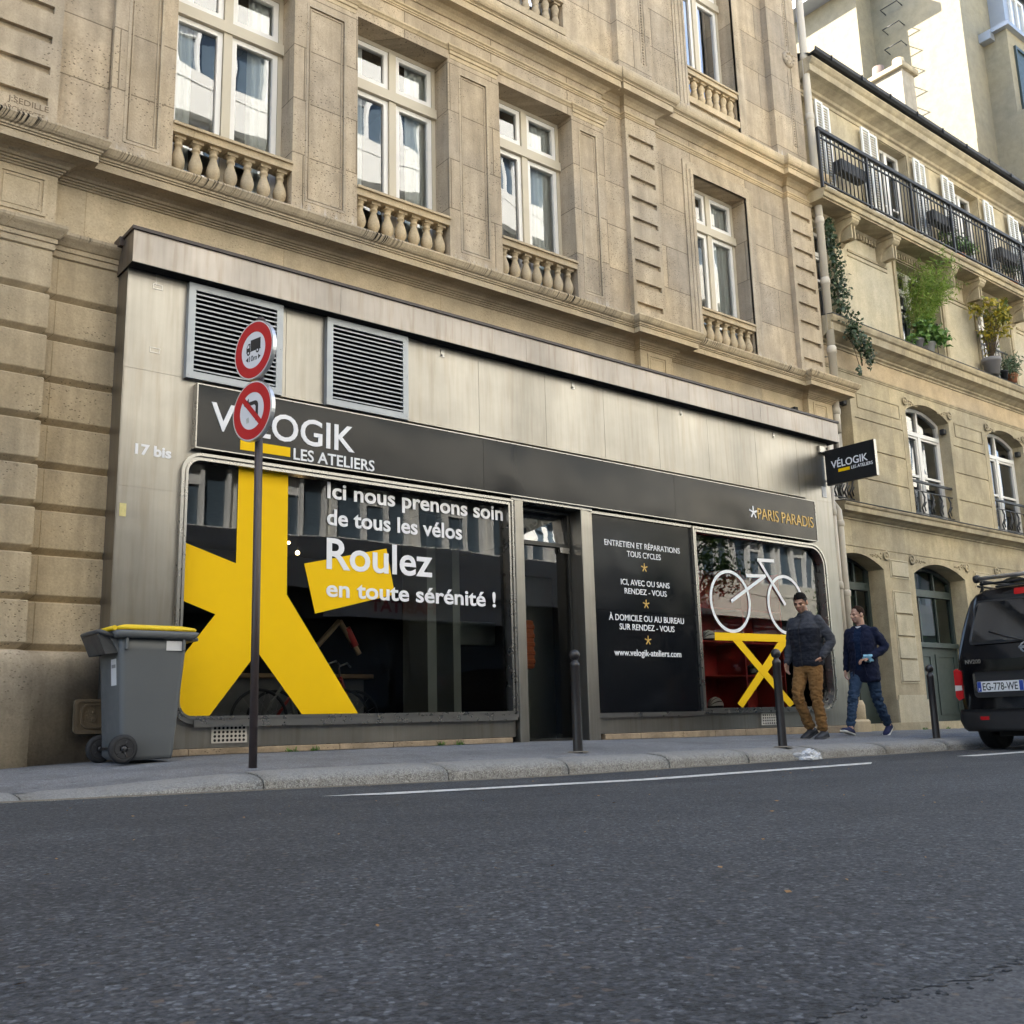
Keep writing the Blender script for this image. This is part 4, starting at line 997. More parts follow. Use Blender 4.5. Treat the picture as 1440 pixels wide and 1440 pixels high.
for a, b in cl(first):
    nwin(a, b, 3.47, 5.50, NY+.21, .19 if b-a > 1.2 else .1, m_sash, m_nglass, 5.02, 'w')
    mb = MB(); mb.box(a+.0, b+.0, NY+.07, NY+.11, 4.10, 4.14); mb.box(a, b, NY+.08, NY+.10, 3.95, 3.965); mb.box(a, b, NY+.08, NY+.10, 3.56, 3.575)
    n = 5
    for k in range(n):
        x = a+(b-a)*(k+.5)/n
        mb.tube([(x, NY+.09, 3.57), (x-.06, NY+.085, 3.66), (x, NY+.07, 3.76), (x+.06, NY+.085, 3.86), (x, NY+.09, 3.955)], .014, 6)
        mb.tube([(x+.06, NY+.09, 3.62), (x+.02, NY+.085, 3.7), (x+.08, NY+.08, 3.78)], .012, 6)
    build('window_guard', mb, m_black, NB)
    mb = MB(); mb.bbox(b-.10, b-.01, NY+.05, NY+.14, 5.12, 5.22, .01); build('blind_bracket', mb, m_black, NB)
for a, b in cl(ground): nwin(a, b, -.05, 2.67, NY+.28, .2 if b-a > 1.2 else .12, m_green, m_gglass, 2.22, 'shop')
for a, b in cl(third): nwin(a, b, 6.47, 8.12, NY+.22, 0, m_sash, m_nglass, 7.72, 'w')
for a, b in cl(att): nwin(a, b, 8.5, 10.42, NY+.15, 0, m_sash, m_nglass, 10.05, 'w')
for a, b in third:
    if a > 13.6:
        mb = MB(); mb.box(a, b, NY+.08, NY+.10, 7.25, 7.28)
        for k in range(9): mb.tube([(a+(b-a)*(k+.5)/9, NY+.09, 6.47), (a+(b-a)*(k+.5)/9, NY+.09, 7.26)], .008, 5)
        build('window_railing', mb, m_black, NB)
m_shut = plain('white_shutter_paint', (.70, .70, .67), .55)
sp = None
for x0, x1 in ((13.92, 14.36), (15.28, 15.82), (17.0, 17.45), (18.02, 18.52), (19.66, 20.1), (20.7, 21.2), (22.3, 22.75)):
    mb = MB(); h = (x1-x0)/2-.01
    for q, yy in ((x0, NY-.10), (x0+h+.02, NY-.07)):
        mb.rframe(q, q+h, 8.6, 10.40, .04, yy, yy+.03)
        for k in range(34): z = 8.66+k*.05; mb.quad((q+.04, yy+.005, z), (q+h-.04, yy+.005, z), (q+h-.04, yy+.025, z+.04), (q+.04, yy+.025, z+.04))
    build('shutter', mb, m_shut, NB)
# things on the balcony
m_ter = plain('terracotta', (.42, .17, .09), .85, var=.2); m_gpot = plain('grey_pot', (.20, .19, .19), .8, var=.2)
for k, (x, lb) in enumerate(((14.45, 'black flower box on the iron railing, near the corner downpipe'), (17.35, 'black flower box on the iron railing, between the two shuttered balcony windows'), (19.9, 'black flower box on the iron railing, beside the curled end grille'))):
    t = thing('flower_box', lb, 'flower box', (x, RY+.12, 9.0), 'flower boxes on the iron balcony')
    mb = MB(); mb.bbox(x-.35, x+.35, RY+.03, RY+.2, 9.02, 9.24, .01); build('trough', mb, m_black, t)
# ------------------------------------------------------------------ tall cream building behind
m_cream = stone('sunlit_cream_render', (.27, .245, .18), 0, 0, pits=0, streak=.06, rough=.85)
m_tdark = plain('dark_green_pane', (.03, .04, .03), .4)
TB = thing('tall_building', 'tall bare cream gable of the building rising behind the neighbour roof', 'building', (25, 3, 0))
mb = MB()
mb.box(23.75, 33, 4.79, 9.0, 0, 20.3); 
mb.box(24.53, 33, 2.31, 4.789, 0, 24.0)
mb.box(25.6, 33, .3, 2.309, 0, 15.45); mb.box(25.6, 33, 1.68, 2.309, 15.45, 17.9)
mb.box(24.50, 24.53, 2.31, 4.1, 0, 14.6);
build('gable_wall', mb, m_cream, TB)
mb = MB(); mb.box(23.2, 33, 4.5, 9.3, 20.3, 20.55); mb.box(25.45, 33, 1.55, 2.4, 17.9, 18.02); mb.poly([(25.5, 2.3, 18.1), (25.5, 2.9, 18.8), (27, 2.9, 18.8), (27, 2.3, 18.1)])
mb.box(25.35, 25.6, 2.0, 2.7, 17.7, 17.95); build('zinc_capping', mb, m_zinc, TB)
mb = MB(); mb.box(26.2, 33, 1.9, 2.309, 18.02, 21); mb.poly([(26.1, 1.75, 19.6), (33, 1.75, 19.6), (33, 2.4, 20.4), (26.1, 2.4, 20.4)]); w = build('dormer', mb, m_zinc, TB)
mb = MB(); mb.rframe(26.5, 27.3, 18.25, 19.5, .08, 1.84, 1.9); mb.box(26.87, 26.93, 1.84, 1.9, 18.3, 19.45); build('window', mb, m_sash, w)
mb = MB(); mb.rframe(25.9, 26.9, 15.6, 17.5, .08, 1.62, 1.68); build('window', mb, m_green, TB)
mb = MB(); mb.quad((25.98, 1.66, 15.68), (26.82, 1.66, 15.68), (26.82, 1.66, 17.42), (25.98, 1.66, 17.42)); build('pane', mb, m_tdark, TB)
for k in range(14):
    z = 12.6+k*.62; mb = MB(); mb.tube([(24.5, 4.35, z), (24.22, 4.35, z+.02), (24.22, 3.85, z+.02), (24.5, 3.85, z)], .016, 5)
    build('wall_rung', mb, m_black, TB)
# ------------------------------------------------------------------ opposite side of the street
OY = -12.6
m_conc = plain('white_concrete_cladding', (.74, .73, .68), .7, var=.06, vscale=1)
m_oglass = plain('blue_grey_glazing', (.09, .125, .16), .08, spec=.8)
m_owhite = plain('white_window_frames', (.75, .75, .73), .5)
m_ogrey = plain('grey_ground_floor_cladding', (.07, .07, .075), .6)
def opposite(name, label, x0, x1, h, wallm, band, gl=True, sgn=None):
    t = thing(name, label, 'building', ((x0+x1)/2, OY, 0))
    mb = MB(); mb.box(x0, x1, OY-9, OY-.3, -.2, h); build('wall', mb, wallm, t)
    mb = MB(); mb.box(x0+.2, x1-.2, OY-.3, OY+.05, 2.75, 3.4)
    for k in range(int((x1-x0)/4)+1): mb.box(x0+k*4, x0+k*4+.5, OY-.3, OY, -.2, 2.75)
    build('ground_floor', mb, m_ogrey, t)
    mb = MB(); mb.quad((x1-.1, OY-.28, 0), (x0+.1, OY-.28, 0), (x0+.1, OY-.28, 2.75), (x1-.1, OY-.28, 2.75)); build('shop_pane', mb, m_oglass, t)
    z = 3.4
    while z+1 < h:
        mb = MB(); mb.box(x0, x1, OY-.3, OY+(.25 if band else 0), z, z+1.2)
        if band: mb.box(x0, x1, OY+.25, OY+.27, z+.78, z+.80)
        build('spandrel', mb, wallm, t)
        proto = None; xx = x0+.3
        while xx+2.2 < x1:
            if proto is None:
                mb = MB(); mb.rframe(xx, xx+2.2, z+1.2, z+2.85, .09, OY-.28, OY-.1); mb.box(xx+.8, xx+.92, OY-.28, OY-.1, z+1.25, z+2.85); mb.box(xx+1.5, xx+1.58, OY-.28, OY-.1, z+1.25, z+2.85); mb.box(xx+.92, xx+1.5, OY-.27, OY-.2, z+1.9+rnd.random()*.5, z+2.85)
                proto = build('window', mb, m_owhite, t); px_ = xx
                mb = MB(); mb.quad((xx+2.1, OY-.25, z+1.25), (xx+.05, OY-.25, z+1.25), (xx+.05, OY-.25, z+2.85), (xx+2.1, OY-.25, z+2.82)); pg = build('pane', mb, m_oglass, proto)
            else:
                c = proto.copy(); COL.objects.link(c); c.location = (xx-px_, 0, 0); d = pg.copy(); COL.objects.link(d); d.parent = c
            xx += 2.4
        for k in range(int((x1-x0)/7.2)+1): pass
        z += 2.85
    if sgn:
        mb = MB(); mb.box(sgn-2.2, sgn+3.2, OY+.05, OY+.12, 2.80, 3.38); build('sign_board', mb, m_owhite, t)
        mb = MB(); letters(mb, 'HABITAT', sgn-.95, sgn+.95, 2.95, .27, 0, .01, .02, 0, lambda x, y, z: (2*sgn-x, OY+.13-y, z)); build('lettering', mb, plain('red_letters', (.5, .03, .03), .5), t)
    return t
opposite('white_building', 'white concrete block with ribbon windows across the street, mirrored in the shop glass', 2, 24, 19.4, m_conc, True, sgn=13.75)
opposite('cream_building', 'cream apartment block across the street, mirrored in the bicycle sticker window', 24.05, 46, 19.4, plain('cream_render', (.72, .69, .61), .8), True)
opposite('grey_building', 'grey apartment block across the street, standing next to the white block', -16, 1.95, 17.5, plain('grey_render', (.5, .48, .45), .8), True)
# ------------------------------------------------------------------ ground
def ip(x, T):
    if x <= T[0][0]: return T[0][1]
    for (a, p), (b, q) in zip(T[:-1], T[1:]):
        if x <= b: return p+(q-p)*(x-a)/(b-a)
    return T[-1][1]
ZR = [(-30, -.06), (1.5, -.13), (3, -.152), (5.5, -.19), (12, -.207), (60, -.34)]
ZK = [(-30, -.02), (.9, -.112), (2.0, -.105), (3.0, -.06), (4.2, -.062), (7, -.078), (12, -.098), (60, -.23)]
ZF = [(-30, .03), (2, .0), (3.4, .045), (7, .047), (12.7, .0), (16, -.02), (60, -.15)]
zr = lambda x: ip(x, ZR); zk = lambda x: ip(x, ZK); zf = lambda x: ip(x, ZF)
def zp(x, y):
    t = min(1, max(0, (y+1.80)/2.05)); zb = zk(x)+.013
    return zb+(zf(x)-zb)*(1-(1-t)**1.6)
def asphalt(name, col, sc, spk=.5, bump=.7, dark=.5, spots=False):
    m, nt, b = newmat(name)
    P = nd(nt, 'NewGeometry').outputs['Position']
    v = nd(nt, 'TexVoronoi', {'Vector': P, 'Scale': sc})
    v2 = nd(nt, 'TexVoronoi', {'Vector': P, 'Scale': sc*.62})
    n1 = noise(nt, P, sc*.45, 4, .65); n2 = noise(nt, P, 1.1, 5, .6); n3 = noise(nt, P, 9, 4)
    cs = nd(nt, 'SeparateColor', {0: v.outputs['Color']}).outputs
    cs2 = nd(nt, 'SeparateColor', {0: v2.outputs['Color']}).outputs
    g = mth(nt, 'ADD', rng(nt, cs[0], 0, 1, .58, 1.34), mth(nt, 'MULTIPLY', rng(nt, cs[1], .86, .98), spk*1.5))
    g = mth(nt, 'ADD', g, mth(nt, 'MULTIPLY', rng(nt, cs2[1], .93, .99), spk*1.2))
    g = mth(nt, 'MULTIPLY', g, rng(nt, n1, .32, .62, dark, 1.15))
    g = mth(nt, 'MULTIPLY', g, rng(nt, n2, .3, .7, .80, 1.14))
    g = mth(nt, 'MULTIPLY', g, rng(nt, n3, .3, .7, .9, 1.08))
    sp_ = nd(nt, 'SeparateXYZ', {0: P}).outputs
    tr_ = noise(nt, cxyz(nt, mth(nt, 'MULTIPLY', sp_[0], .12), mth(nt, 'MULTIPLY', sp_[1], 1.5)), 1.0, 3)
    g = mth(nt, 'MULTIPLY', g, rng(nt, tr_, .35, .65, .86, 1.10))
    c = mixc(nt, 1.0, col, nd(nt, 'CombineColor', {0: g, 1: g, 2: g}).outputs[0], 'MULTIPLY')
    c = mixc(nt, mth(nt, 'MULTIPLY', rng(nt, cs2[0], .985, .995), .5), c, (.17, .125, .09))
    if spots:
        vs = nd(nt, 'TexVoronoi', {'Vector': P, 'Scale': 7.0}); c = mixc(nt, mth(nt, 'MULTIPLY', mth(nt, 'MULTIPLY', rng(nt, vs.outputs['Distance'], .10, .16, 1, 0), rng(nt, nd(nt, 'SeparateColor', {0: vs.outputs['Color']}).outputs[0], .5, .55)), .55), c, (.04, .04, .042))
        c = mixc(nt, rng(nt, noise(nt, P, 2.3, 6, .7), .55, .72, 0, .5), c, (.055, .052, .05))
    nt.links.new(c, b.inputs['Base Color']); b.inputs['Roughness'].default_value = .82; b.inputs['Specular IOR Level'].default_value = .35
    h = mth(nt, 'ADD', mth(nt, 'MULTIPLY', n1, 1.0), mth(nt, 'MULTIPLY', rng(nt, v.outputs['Distance'], 0, .7, 1, 0), .5))
    bn = nd(nt, 'Bump', {'Height': h, 'Strength': bump, 'Distance': .006}); nt.links.new(bn.outputs[0], b.inputs['Normal'])
    return m
m_road = asphalt('road_asphalt', (.058, .0625, .069), 125, .95, 1.0, .36)
m_gut = asphalt('smooth_asphalt', (.075, .078, .083), 170, .25, .4, .8)
m_pave = asphalt('pavement_asphalt', (.175, .178, .185), 190, .35, .4, .75, True)
mb = MB(); mb.quad((-400, -400, -.62), (400, -400, -.62), (400, 400, -.62), (-400, 400, -.62))
tag(build('ground', mb, plain('bare_ground', (.07, .07, .07), .9)), kind='structure')
xsg = [-30+.5*k for k in range(181)]
def sheet(y0, y1, zfn, ny, m, name, jit=None, xs=xsg):
    mb = MB(); n = len(xs)
    ys = [y0+(y1-y0)*k/ny for k in range(ny+1)]
    i = mb.add([(x, y+(jit(x) if jit and k == ny else 0), zfn(x, y)) for k, y in enumerate(ys) for x in xs])
    for k in range(ny):
        for q in range(n-1): a = i+k*n+q; mb.face((a, a+1, a+1+n, a+n), 0, True)
    return tag(build(name, mb, m), kind='structure')
jr = random.Random(5); jt = [(jr.uniform(-.016, .016), 0) for _ in range(4000)]
def edge(x):
    k = int((x+30)/.012) % 4000
    return jt[k][0]+.02*math.sin(x*2.1)+.012*math.sin(x*7.7)
xe = sorted(set([-30+.5*k for k in range(60)] + [0+.012*k for k in range(420)] + [5.2+.5*k for k in range(100)]))
sheet(-2.10, -7.72, lambda x, y: zr(x)-.0*(y), 4, m_road, 'road', edge, xe)
sheet(-7.55, -12.7, lambda x, y: zr(x)-.0012+max(0, (-y-8.9))*.02, 6, m_gut, 'gutter_strip')
sheet(.45, -1.86, zp, 10, m_pave, 'pavement')
mb = MB(); mb.box(-30, 60, -2.1, .5, -.6, -.35); tag(build('pavement_bed', mb, m_dark), kind='structure')
# kerb stones
def granite(name):
    m, nt, b = newmat(name)
    P = nd(nt, 'NewGeometry').outputs['Position']
    f = noise(nt, P, 130, 3, .6); f2 = noise(nt, P, 45, 5, .7); g = noise(nt, P, 2.6, 5, .6)
    c = mixc(nt, rng(nt, f, .35, .62), (.10, .095, .085), (.37, .355, .32))
    c = mixc(nt, mth(nt, 'MULTIPLY', rng(nt, f2, .5, .62), .7), c, (.09, .08, .065))
    c = mixc(nt, mth(nt, 'MULTIPLY', rng(nt, g, .5, .7), .5), c, (.12, .10, .075))
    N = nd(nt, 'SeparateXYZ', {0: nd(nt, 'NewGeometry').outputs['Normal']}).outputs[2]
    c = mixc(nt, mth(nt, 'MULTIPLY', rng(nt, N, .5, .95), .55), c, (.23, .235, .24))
    nt.links.new(c, b.inputs['Base Color']); b.inputs['Roughness'].default_value = .85
    bn = nd(nt, 'Bump', {'Height': mth(nt, 'ADD', f, f2), 'Strength': .6, 'Distance': .008}); nt.links.new(bn.outputs[0], b.inputs['Normal'])
    return m
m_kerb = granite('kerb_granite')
mb = MB(); x = -6.0; kr = random.Random(3)
joints = [1.62, 3.08, 4.55, 5.75, 6.95, 8.05, 9.2, 10.4]
while x < 40:
    nx = [j for j in joints if j > x+.01]
    e = nx[0] if nx else x+kr.uniform(1.0, 1.4)
    if x < .2: e = min(e, x+1.2)
    n = 8; dy = kr.uniform(-.008, .008); dz = kr.uniform(-.004, .004)
    P = []
    for k in range(n+1):
        t = k/n; xx = x+.006+(e-x-.012)*t; rd = .012*(max(0, 1-t*8)+max(0, 1-(1-t)*8))
        z = zk(xx)+dz; d = max(.02, z-zr(xx)); wob = .006*math.sin(xx*9+dy*900)+.004*math.sin(xx*23)
        P.append([(xx, -1.80, z+.02-rd*.3), (xx, -1.90, z+.022-rd), (xx, -2.0, z+.010-rd), (xx, -2.055+wob*.5, z-.008-rd), (xx, -2.09+dy+wob+rd, z-.008-d*.22), (xx, -2.112+dy+wob+rd, z-.01-d*.45), (xx, -2.125+dy+wob+rd, zr(xx)-.1)])
    L = 7; i = mb.add([p for r_ in P for p in r_])
    for k in range(n):
        for j in range(L-1): a = i+k*L+j; mb.face((a, a+L, a+L+1, a+1)[::-1], 0, True)
    mb.face([i+j for j in range(L)], 0); mb.face([i+n*L+j for j in range(L)][::-1], 0)
    x = e
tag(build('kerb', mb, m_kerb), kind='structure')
# dirt in the gutter
m_dirt = plain('gutter_dirt', (.16, .14, .11), .95, var=.4, vscale=30, bump=.6, bscale=120)
mb = MB(); dr_ = random.Random(9)
xs2 = [0+.06*k for k in range(300)]
i = mb.add([(x, -2.128-.02, zr(x)+.010) for x in xs2]+[(x, -2.15-dr_.uniform(.0, .055)*(.5+.5*math.sin(x*1.7)**2), zr(x)+.003) for x in xs2]); n = len(xs2)
for k in range(n-1): mb.face((i+k, i+k+1, i+n+k+1, i+n+k), 0)
mb.xform(lambda x, y, z: (x, y+.02, z))
tag(build('gutter_dirt', mb, m_dirt), kind='stuff')
for _k in range(len(foot_dirt.v)):
    _x, _y, _z = foot_dirt.v[_k]; foot_dirt.v[_k] = (_x, _y, zp(_x, _y)+.004)
tag(build('foot_dirt', foot_dirt, m_dirt2 := plain('wall_foot_dirt', (.07, .06, .05), .95, var=.5, vscale=30)), kind='stuff')
# painted line
mp, nt_, b_ = newmat('road_paint')
P_ = nd(nt_, 'NewGeometry').outputs['Position']
wn = noise(nt_, P_, 14, 6, .7); wn2 = noise(nt_, P_, 120, 3)
c_ = mixc(nt_, rng(nt_, mth(nt_, 'ADD', mth(nt_, 'MULTIPLY', wn, .7), mth(nt_, 'MULTIPLY', wn2, .45)), .60, .68), (.60, .60, .58), (.16, .16, .16))
nt_.links.new(c_, b_.inputs['Base Color']); b_.inputs['Roughness'].default_value = .7
mb = MB()
for xa, xb, ta in ((2.95, 8.55, .35), (10.05, 15.5, .05)):
    n = 24; top = []; bot = []
    for k in range(n+1):
        t = k/n; top.append((xa+(xb-xa)*t, -3.09, zr(xa+(xb-xa)*t)+.004)); xx = xa+ta+(xb-.3-xa-ta)*t; bot.append((xx, -3.27, zr(xx)+.004))
    for k in range(n): mb.poly([bot[k], bot[k+1], top[k+1], top[k]])
tag(build('road_marking', mb, mp), kind='structure')
# ------------------------------------------------------------------ bollards
BL = [(6.41, -1.5, .003, .92, 0, 'black iron bollard standing in front of the glass shop door'), (8.79, -1.95, -.03, .99, .4, 'black iron bollard in front of the yellow trestle sticker, beside the walking men'), (12.03, -1.8, -.07, .90, .8, 'black iron bollard between the man in the dark coat and the parked van')]
def bollard(x, y, z, h, lb):
    t = thing('bollard', lb, 'bollard', (x, y, z), 'iron bollards along the kerb')
    mb = MB(); r = .041
    mb.lathe([(r*1.12, -.15), (r*1.1, .0), (r*1.06, .3), (r*1.0, h-.16), (r*1.06, h-.155), (r*1.06, h-.125), (r*.9, h-.118), (r*.62, h-.105), (r*.6, h-.085)], (x, y, z), 20); build('post', mb, m_iron, t)
    mb = MB(); q = .05; mb.lathe([(.6*r, -q*.86)]+[(q*math.sin(math.pi*k/12), -q*math.cos(math.pi*k/12)) for k in range(2, 13)], (x, y, z+h-.05), 20); build('ball_cap', mb, m_iron, t)
    mb = MB(); mb.lathe([(.10, .004), (.085, .012), (.05, .016)], (x, y, z), 12, cap=False); build('ground_patch', mb, m_dirt, t)
m_iron = plain('brown_black_iron_paint', (.022, .020, .021), .38, var=.25, bump=.12, bscale=70)
for x, y, z, h, rz, lb in BL: bollard(x, y, zp(x, y), h, lb)
# ------------------------------------------------------------------ road sign post
m_alu = plain('aluminium', (.60, .61, .63), .35, .9); m_rsign = plain('sign_red', (.50, .012, .018), .4, var=.04); m_wsign = plain('sign_white', (.72, .72, .74), .4, var=.03)
m_blk = plain('sign_black', (.02, .02, .022), .5)
px0, py0 = 3.283, -1.5
pz0 = zp(px0, py0)
SP = thing('road_sign_post', 'dark brown pole with two round red-rimmed road signs at the kerb before the yellow star', 'road sign', (px0, py0, pz0))
mb = MB(); mb.tube([(px0, py0, pz0-.1), (px0-.005, py0, 1.0), (px0-.022, py0, 3.33)], .030, 14); mb.lathe([(.035, 0), (.035, .03), (.02, .04)], (px0-.022, py0, 3.32), 12)
build('pole', mb, plain('brown_pole_paint', (.045, .033, .033), .4, var=.2), SP)
th = R(12); nn = Vector((-math.cos(th), -math.sin(th), 0)); uu = Vector((math.sin(th), -math.cos(th), 0))
def disc(cz, kind):
    c = Vector((px0-.02, py0, cz))+nn*.06
    tr = lambda x, y, z: tuple(c+uu*x+Vector((0, 0, 1))*z-nn*y)
    n = 56; C = lambda r: [(r*math.cos(2*math.pi*k/n), r*math.sin(2*math.pi*k/n)) for k in range(n)]
    mb = MB(); mb.prism(C(.236), -.004, .03, 0, tr); d = build('round_sign', mb, m_alu, SP)
    mb = MB(); mb.prism(C(.229), -.0052, -.0045, 0, tr); build('white_face', mb, m_wsign, d)
    mb = MB(); i0 = len(mb.v); mb.ring(C(.222), C(.145), -.0068, -.0056); mb.xform(tr, i0); build('red_ring', mb, m_rsign, d)
    mb = MB()
    if kind == 0:
        y = -.0065
        mb.prism([(-.035, .0), (.085, .0), (.085, .085), (-.035, .085)], y, y+.0012, 0, tr)
        mb.prism([(-.085, .0), (-.04, .0), (-.04, .062), (-.066, .062), (-.085, .035)], y, y+.0012, 0, tr)
        mb.prism([(-.09, -.006), (.088, -.006), (.088, -.001), (-.09, -.001)], y, y+.0012, 0, tr)
        for xx in (-.058, .052): mb.prism([(xx+.021*math.cos(.524*k), -.012+.021*math.sin(.524*k)) for k in range(12)], y-.0008, y-.0001, 0, tr)
        letters(mb, '10m', -.048, .045, -.085, .042, y, .001, .01, 0, tr)
        mb.prism([(-.092, -.066), (-.06, -.046), (-.06, -.086)], y, y+.001, 0, tr); mb.prism([(.09, -.066), (.06, -.046), (.06, -.086)], y, y+.001, 0, tr)
    else:
        y = -.0065
        mb.prism([(.045, -.085), (.075, -.085), (.075, .035)]+arc(.035, .035, .04, 0, math.pi/2, 5)+[(-.045, .075), (-.045, .045), (.03, .045), (.045, .03)], y, y+.001, 0, tr)
        mb.prism([(-.10, .06), (-.04, .105), (-.04, .015)], y-.0006, y+.0004, 0, tr)
    build('symbol', mb, m_blk, d)
    if kind == 0:
        mb = MB(); mb.prism([(-.078, .028), (-.05, .028), (-.05, .052), (-.064, .052)], -.0078, -.0072, 0, tr)
        for xx in (-.058, .052): mb.prism([(xx+.009*math.cos(.785*k), -.012+.009*math.sin(.785*k)) for k in range(8)], -.0086, -.0080, 0, tr)
        build('cut_out', mb, m_wsign, d)
    else:
        s = .707; wd = .021; mb = MB()
        mb.prism([(-.149*s-wd*s, .149*s-wd*s), (-.149*s+wd*s, .149*s+wd*s), (.149*s+wd*s, -.149*s+wd*s), (.149*s-wd*s, -.149*s-wd*s)], -.0095, -.0082, 0, tr); build('red_bar', mb, m_rsign, d)
        mb = MB(); mb.prism([(-.06, -.09), (-.03, -.085), (-.035, -.045), (-.065, -.05)], -.0076, -.0068, 0, tr); build('peeled_label', mb, plain('peeled_label_paper', (.5, .5, .46), .7, var=.3, vscale=60), d)
    mb = MB(); mb.box(px0-.06, px0+.03, py0-.035, py0+.035, cz-.02, cz+.02); build('clamp', mb, m_alu, d)
disc(3.078, 0); disc(2.593, 1)
# ------------------------------------------------------------------ wheelie bin
m_bin = plain('grey_bin_plastic', (.105, .113, .118), .5, var=.13, bump=.05, bscale=120)
m_lid = plain('yellow_bin_plastic', (.80, .55, .01), .4, var=.04)
m_rub = plain('black_rubber', (.015, .015, .016), .7)
bz = zp(2.9, -.35)
BN = thing('wheelie_bin', 'grey wheelie bin with a yellow lid parked by the rusticated wall', 'bin', (2.93, -.36, bz))
def taper(secs, r, m=0, mb=None):
    """stack of rounded rectangles (z, x0,x1,y0,y1)"""
    mb = mb or MB(); rings = []
    for z, x0, x1, y0, y1 in secs:
        P = rrect(x0, x1, y0, y1, r, r, r, r, 4); rings.append(mb.add([(x, y, z) for x, y in P])); n = len(P)
    for a, b in zip(rings[:-1], rings[1:]):
        for k in range(n): mb.face((a+k, a+(k+1) % n, b+(k+1) % n, b+k), m, True)
    mb.face([rings[0]+k for k in range(n)][::-1], m); mb.face([rings[-1]+k for k in range(n)], m)
    return mb
mb = taper([(bz+.02, 2.77, 3.13, -.575, -.14), (bz+.05, 2.735, 3.135, -.585, -.13), (bz+.2, 2.728, 3.145, -.59, -.125), (bz+.80, 2.69, 3.195, -.61, -.105), (bz+.90, 2.685, 3.20, -.615, -.10)], .045)
build('body', mb, m_bin, BN)
mb = taper([(bz+.885, 2.655, 3.235, -.645, -.07), (bz+.90, 2.64, 3.26, -.655, -.06), (bz+.935, 2.64, 3.275, -.66, -.055), (bz+.94, 2.66, 3.26, -.65, -.06)], .03)
for yy in (-.56, -.36, -.16): mb.prism([(2.62, bz+.90), (2.69, bz+.90), (2.69, bz+.78)], yy-.008, yy+.008)
for xx in (2.72, 3.15): mb.bbox(xx, xx+.02, -.64, -.60, bz+.80, bz+.89, .004)
mb.bbox(3.05, 3.28, -.62, -.10, bz+.875, bz+.90, .006)
build('rim', mb, m_bin, BN)
mb = MB(); mb.tube([(2.64, -.58, bz+.90), (2.55, -.56, bz+.93), (2.53, -.5, bz+.925), (2.53, -.22, bz+.925), (2.55, -.16, bz+.93), (2.64, -.14, bz+.90)], .017, 8)
mb.poly([(2.525, -.55, bz+.93), (2.525, -.17, bz+.93), (2.60, -.17, bz+.77), (2.60, -.55, bz+.77)]); mb.poly([(2.60, -.55, bz+.77), (2.60, -.17, bz+.77), (2.69, -.17, bz+.80), (2.69, -.55, bz+.80)])
mb.prism([(2.53, bz+.93), (2.66, bz+.93), (2.69, bz+.78), (2.60, bz+.77)], -.555, -.548); mb.prism([(2.53, bz+.93), (2.66, bz+.93), (2.69, bz+.78), (2.60, bz+.77)], -.172, -.165)
build('handle', mb, plain('dark_grey_plastic', (.05, .052, .055), .5), BN)
mb = taper([(bz+.942, 2.66, 3.255, -.645, -.065), (bz+.958, 2.655, 3.262, -.65, -.06), (bz+.968, 2.66, 3.25, -.645, -.065), (bz+.985, 2.72, 3.17, -.59, -.12), (bz+.99, 2.80, 3.05, -.52, -.2)], .04)
mb.tube([(2.64, -.62, bz+.955), (2.64, -.1, bz+.955)], .018, 8)
build('lid', mb, m_lid, BN)
for yy in (-.635, -.105):
    mb = MB(); cx_, cz_ = 2.735, bz+.10
    mb.lathe([(.03, -.028), (.065, -.026), (.075, -.03), (.094, -.028), (.102, -.014), (.102, .014), (.094, .028), (.03, .028)], (cx_, yy, cz_), 28, 0, 'y'); w = build('wheel', mb, m_rub, BN)
    mb = MB(); mb.lathe([(.001, -.033), (.018, -.032), (.022, -.022), (.058, -.022), (.064, -.031), (.067, -.028)], (cx_, yy, cz_), 24, 0, 'y')
    for k in range(5): a = k*1.2566; mb.tube([(cx_+.02*math.cos(a), yy-.024, cz_+.02*math.sin(a)), (cx_+.06*math.cos(a), yy-.024, cz_+.06*math.sin(a))], .006, 5)
    build('hub', mb, plain('dark_hub', (.03, .03, .032), .4), w)
mb = MB(); mb.tube([(2.735, -.62, bz+.10), (2.735, -.1, bz+.10)], .012, 8); build('axle', mb, m_iron, BN)
m_lab = plain('paper_label', (.66, .66, .67), .6, var=.06, vscale=30)
mb = MB(); i0 = len(mb.v)
mb.quad((2.7015, -.40, bz+.74), (2.7015, -.52, bz+.74), (2.7135, -.52, bz+.55), (2.7135, -.40, bz+.55))
mb.xform(lambda x, y, z: (2.728-(z-bz-.2)*.0633-.0015, y, z)); build('label', mb, m_lab, BN)
mb = MB(); mb.quad((3.03, -.6185, bz+.80), (3.15, -.6185, bz+.80), (3.15, -.621, bz+.87), (3.03, -.621, bz+.87)); build('label', mb, m_lab, BN)
mb = MB(); mb.quad((2.7, -.505, bz+.70), (2.7, -.415, bz+.70), (2.7, -.415, bz+.675), (2.7, -.505, bz+.675)); mb.xform(lambda x, y, z: (2.728-(z-bz-.2)*.0633-.0025, y, z)); build('label_print', mb, plain('grey_print', (.25, .25, .26), .6), BN)
BN.location.x -= .075; BN.scale = (1.02, 1, 1.045)
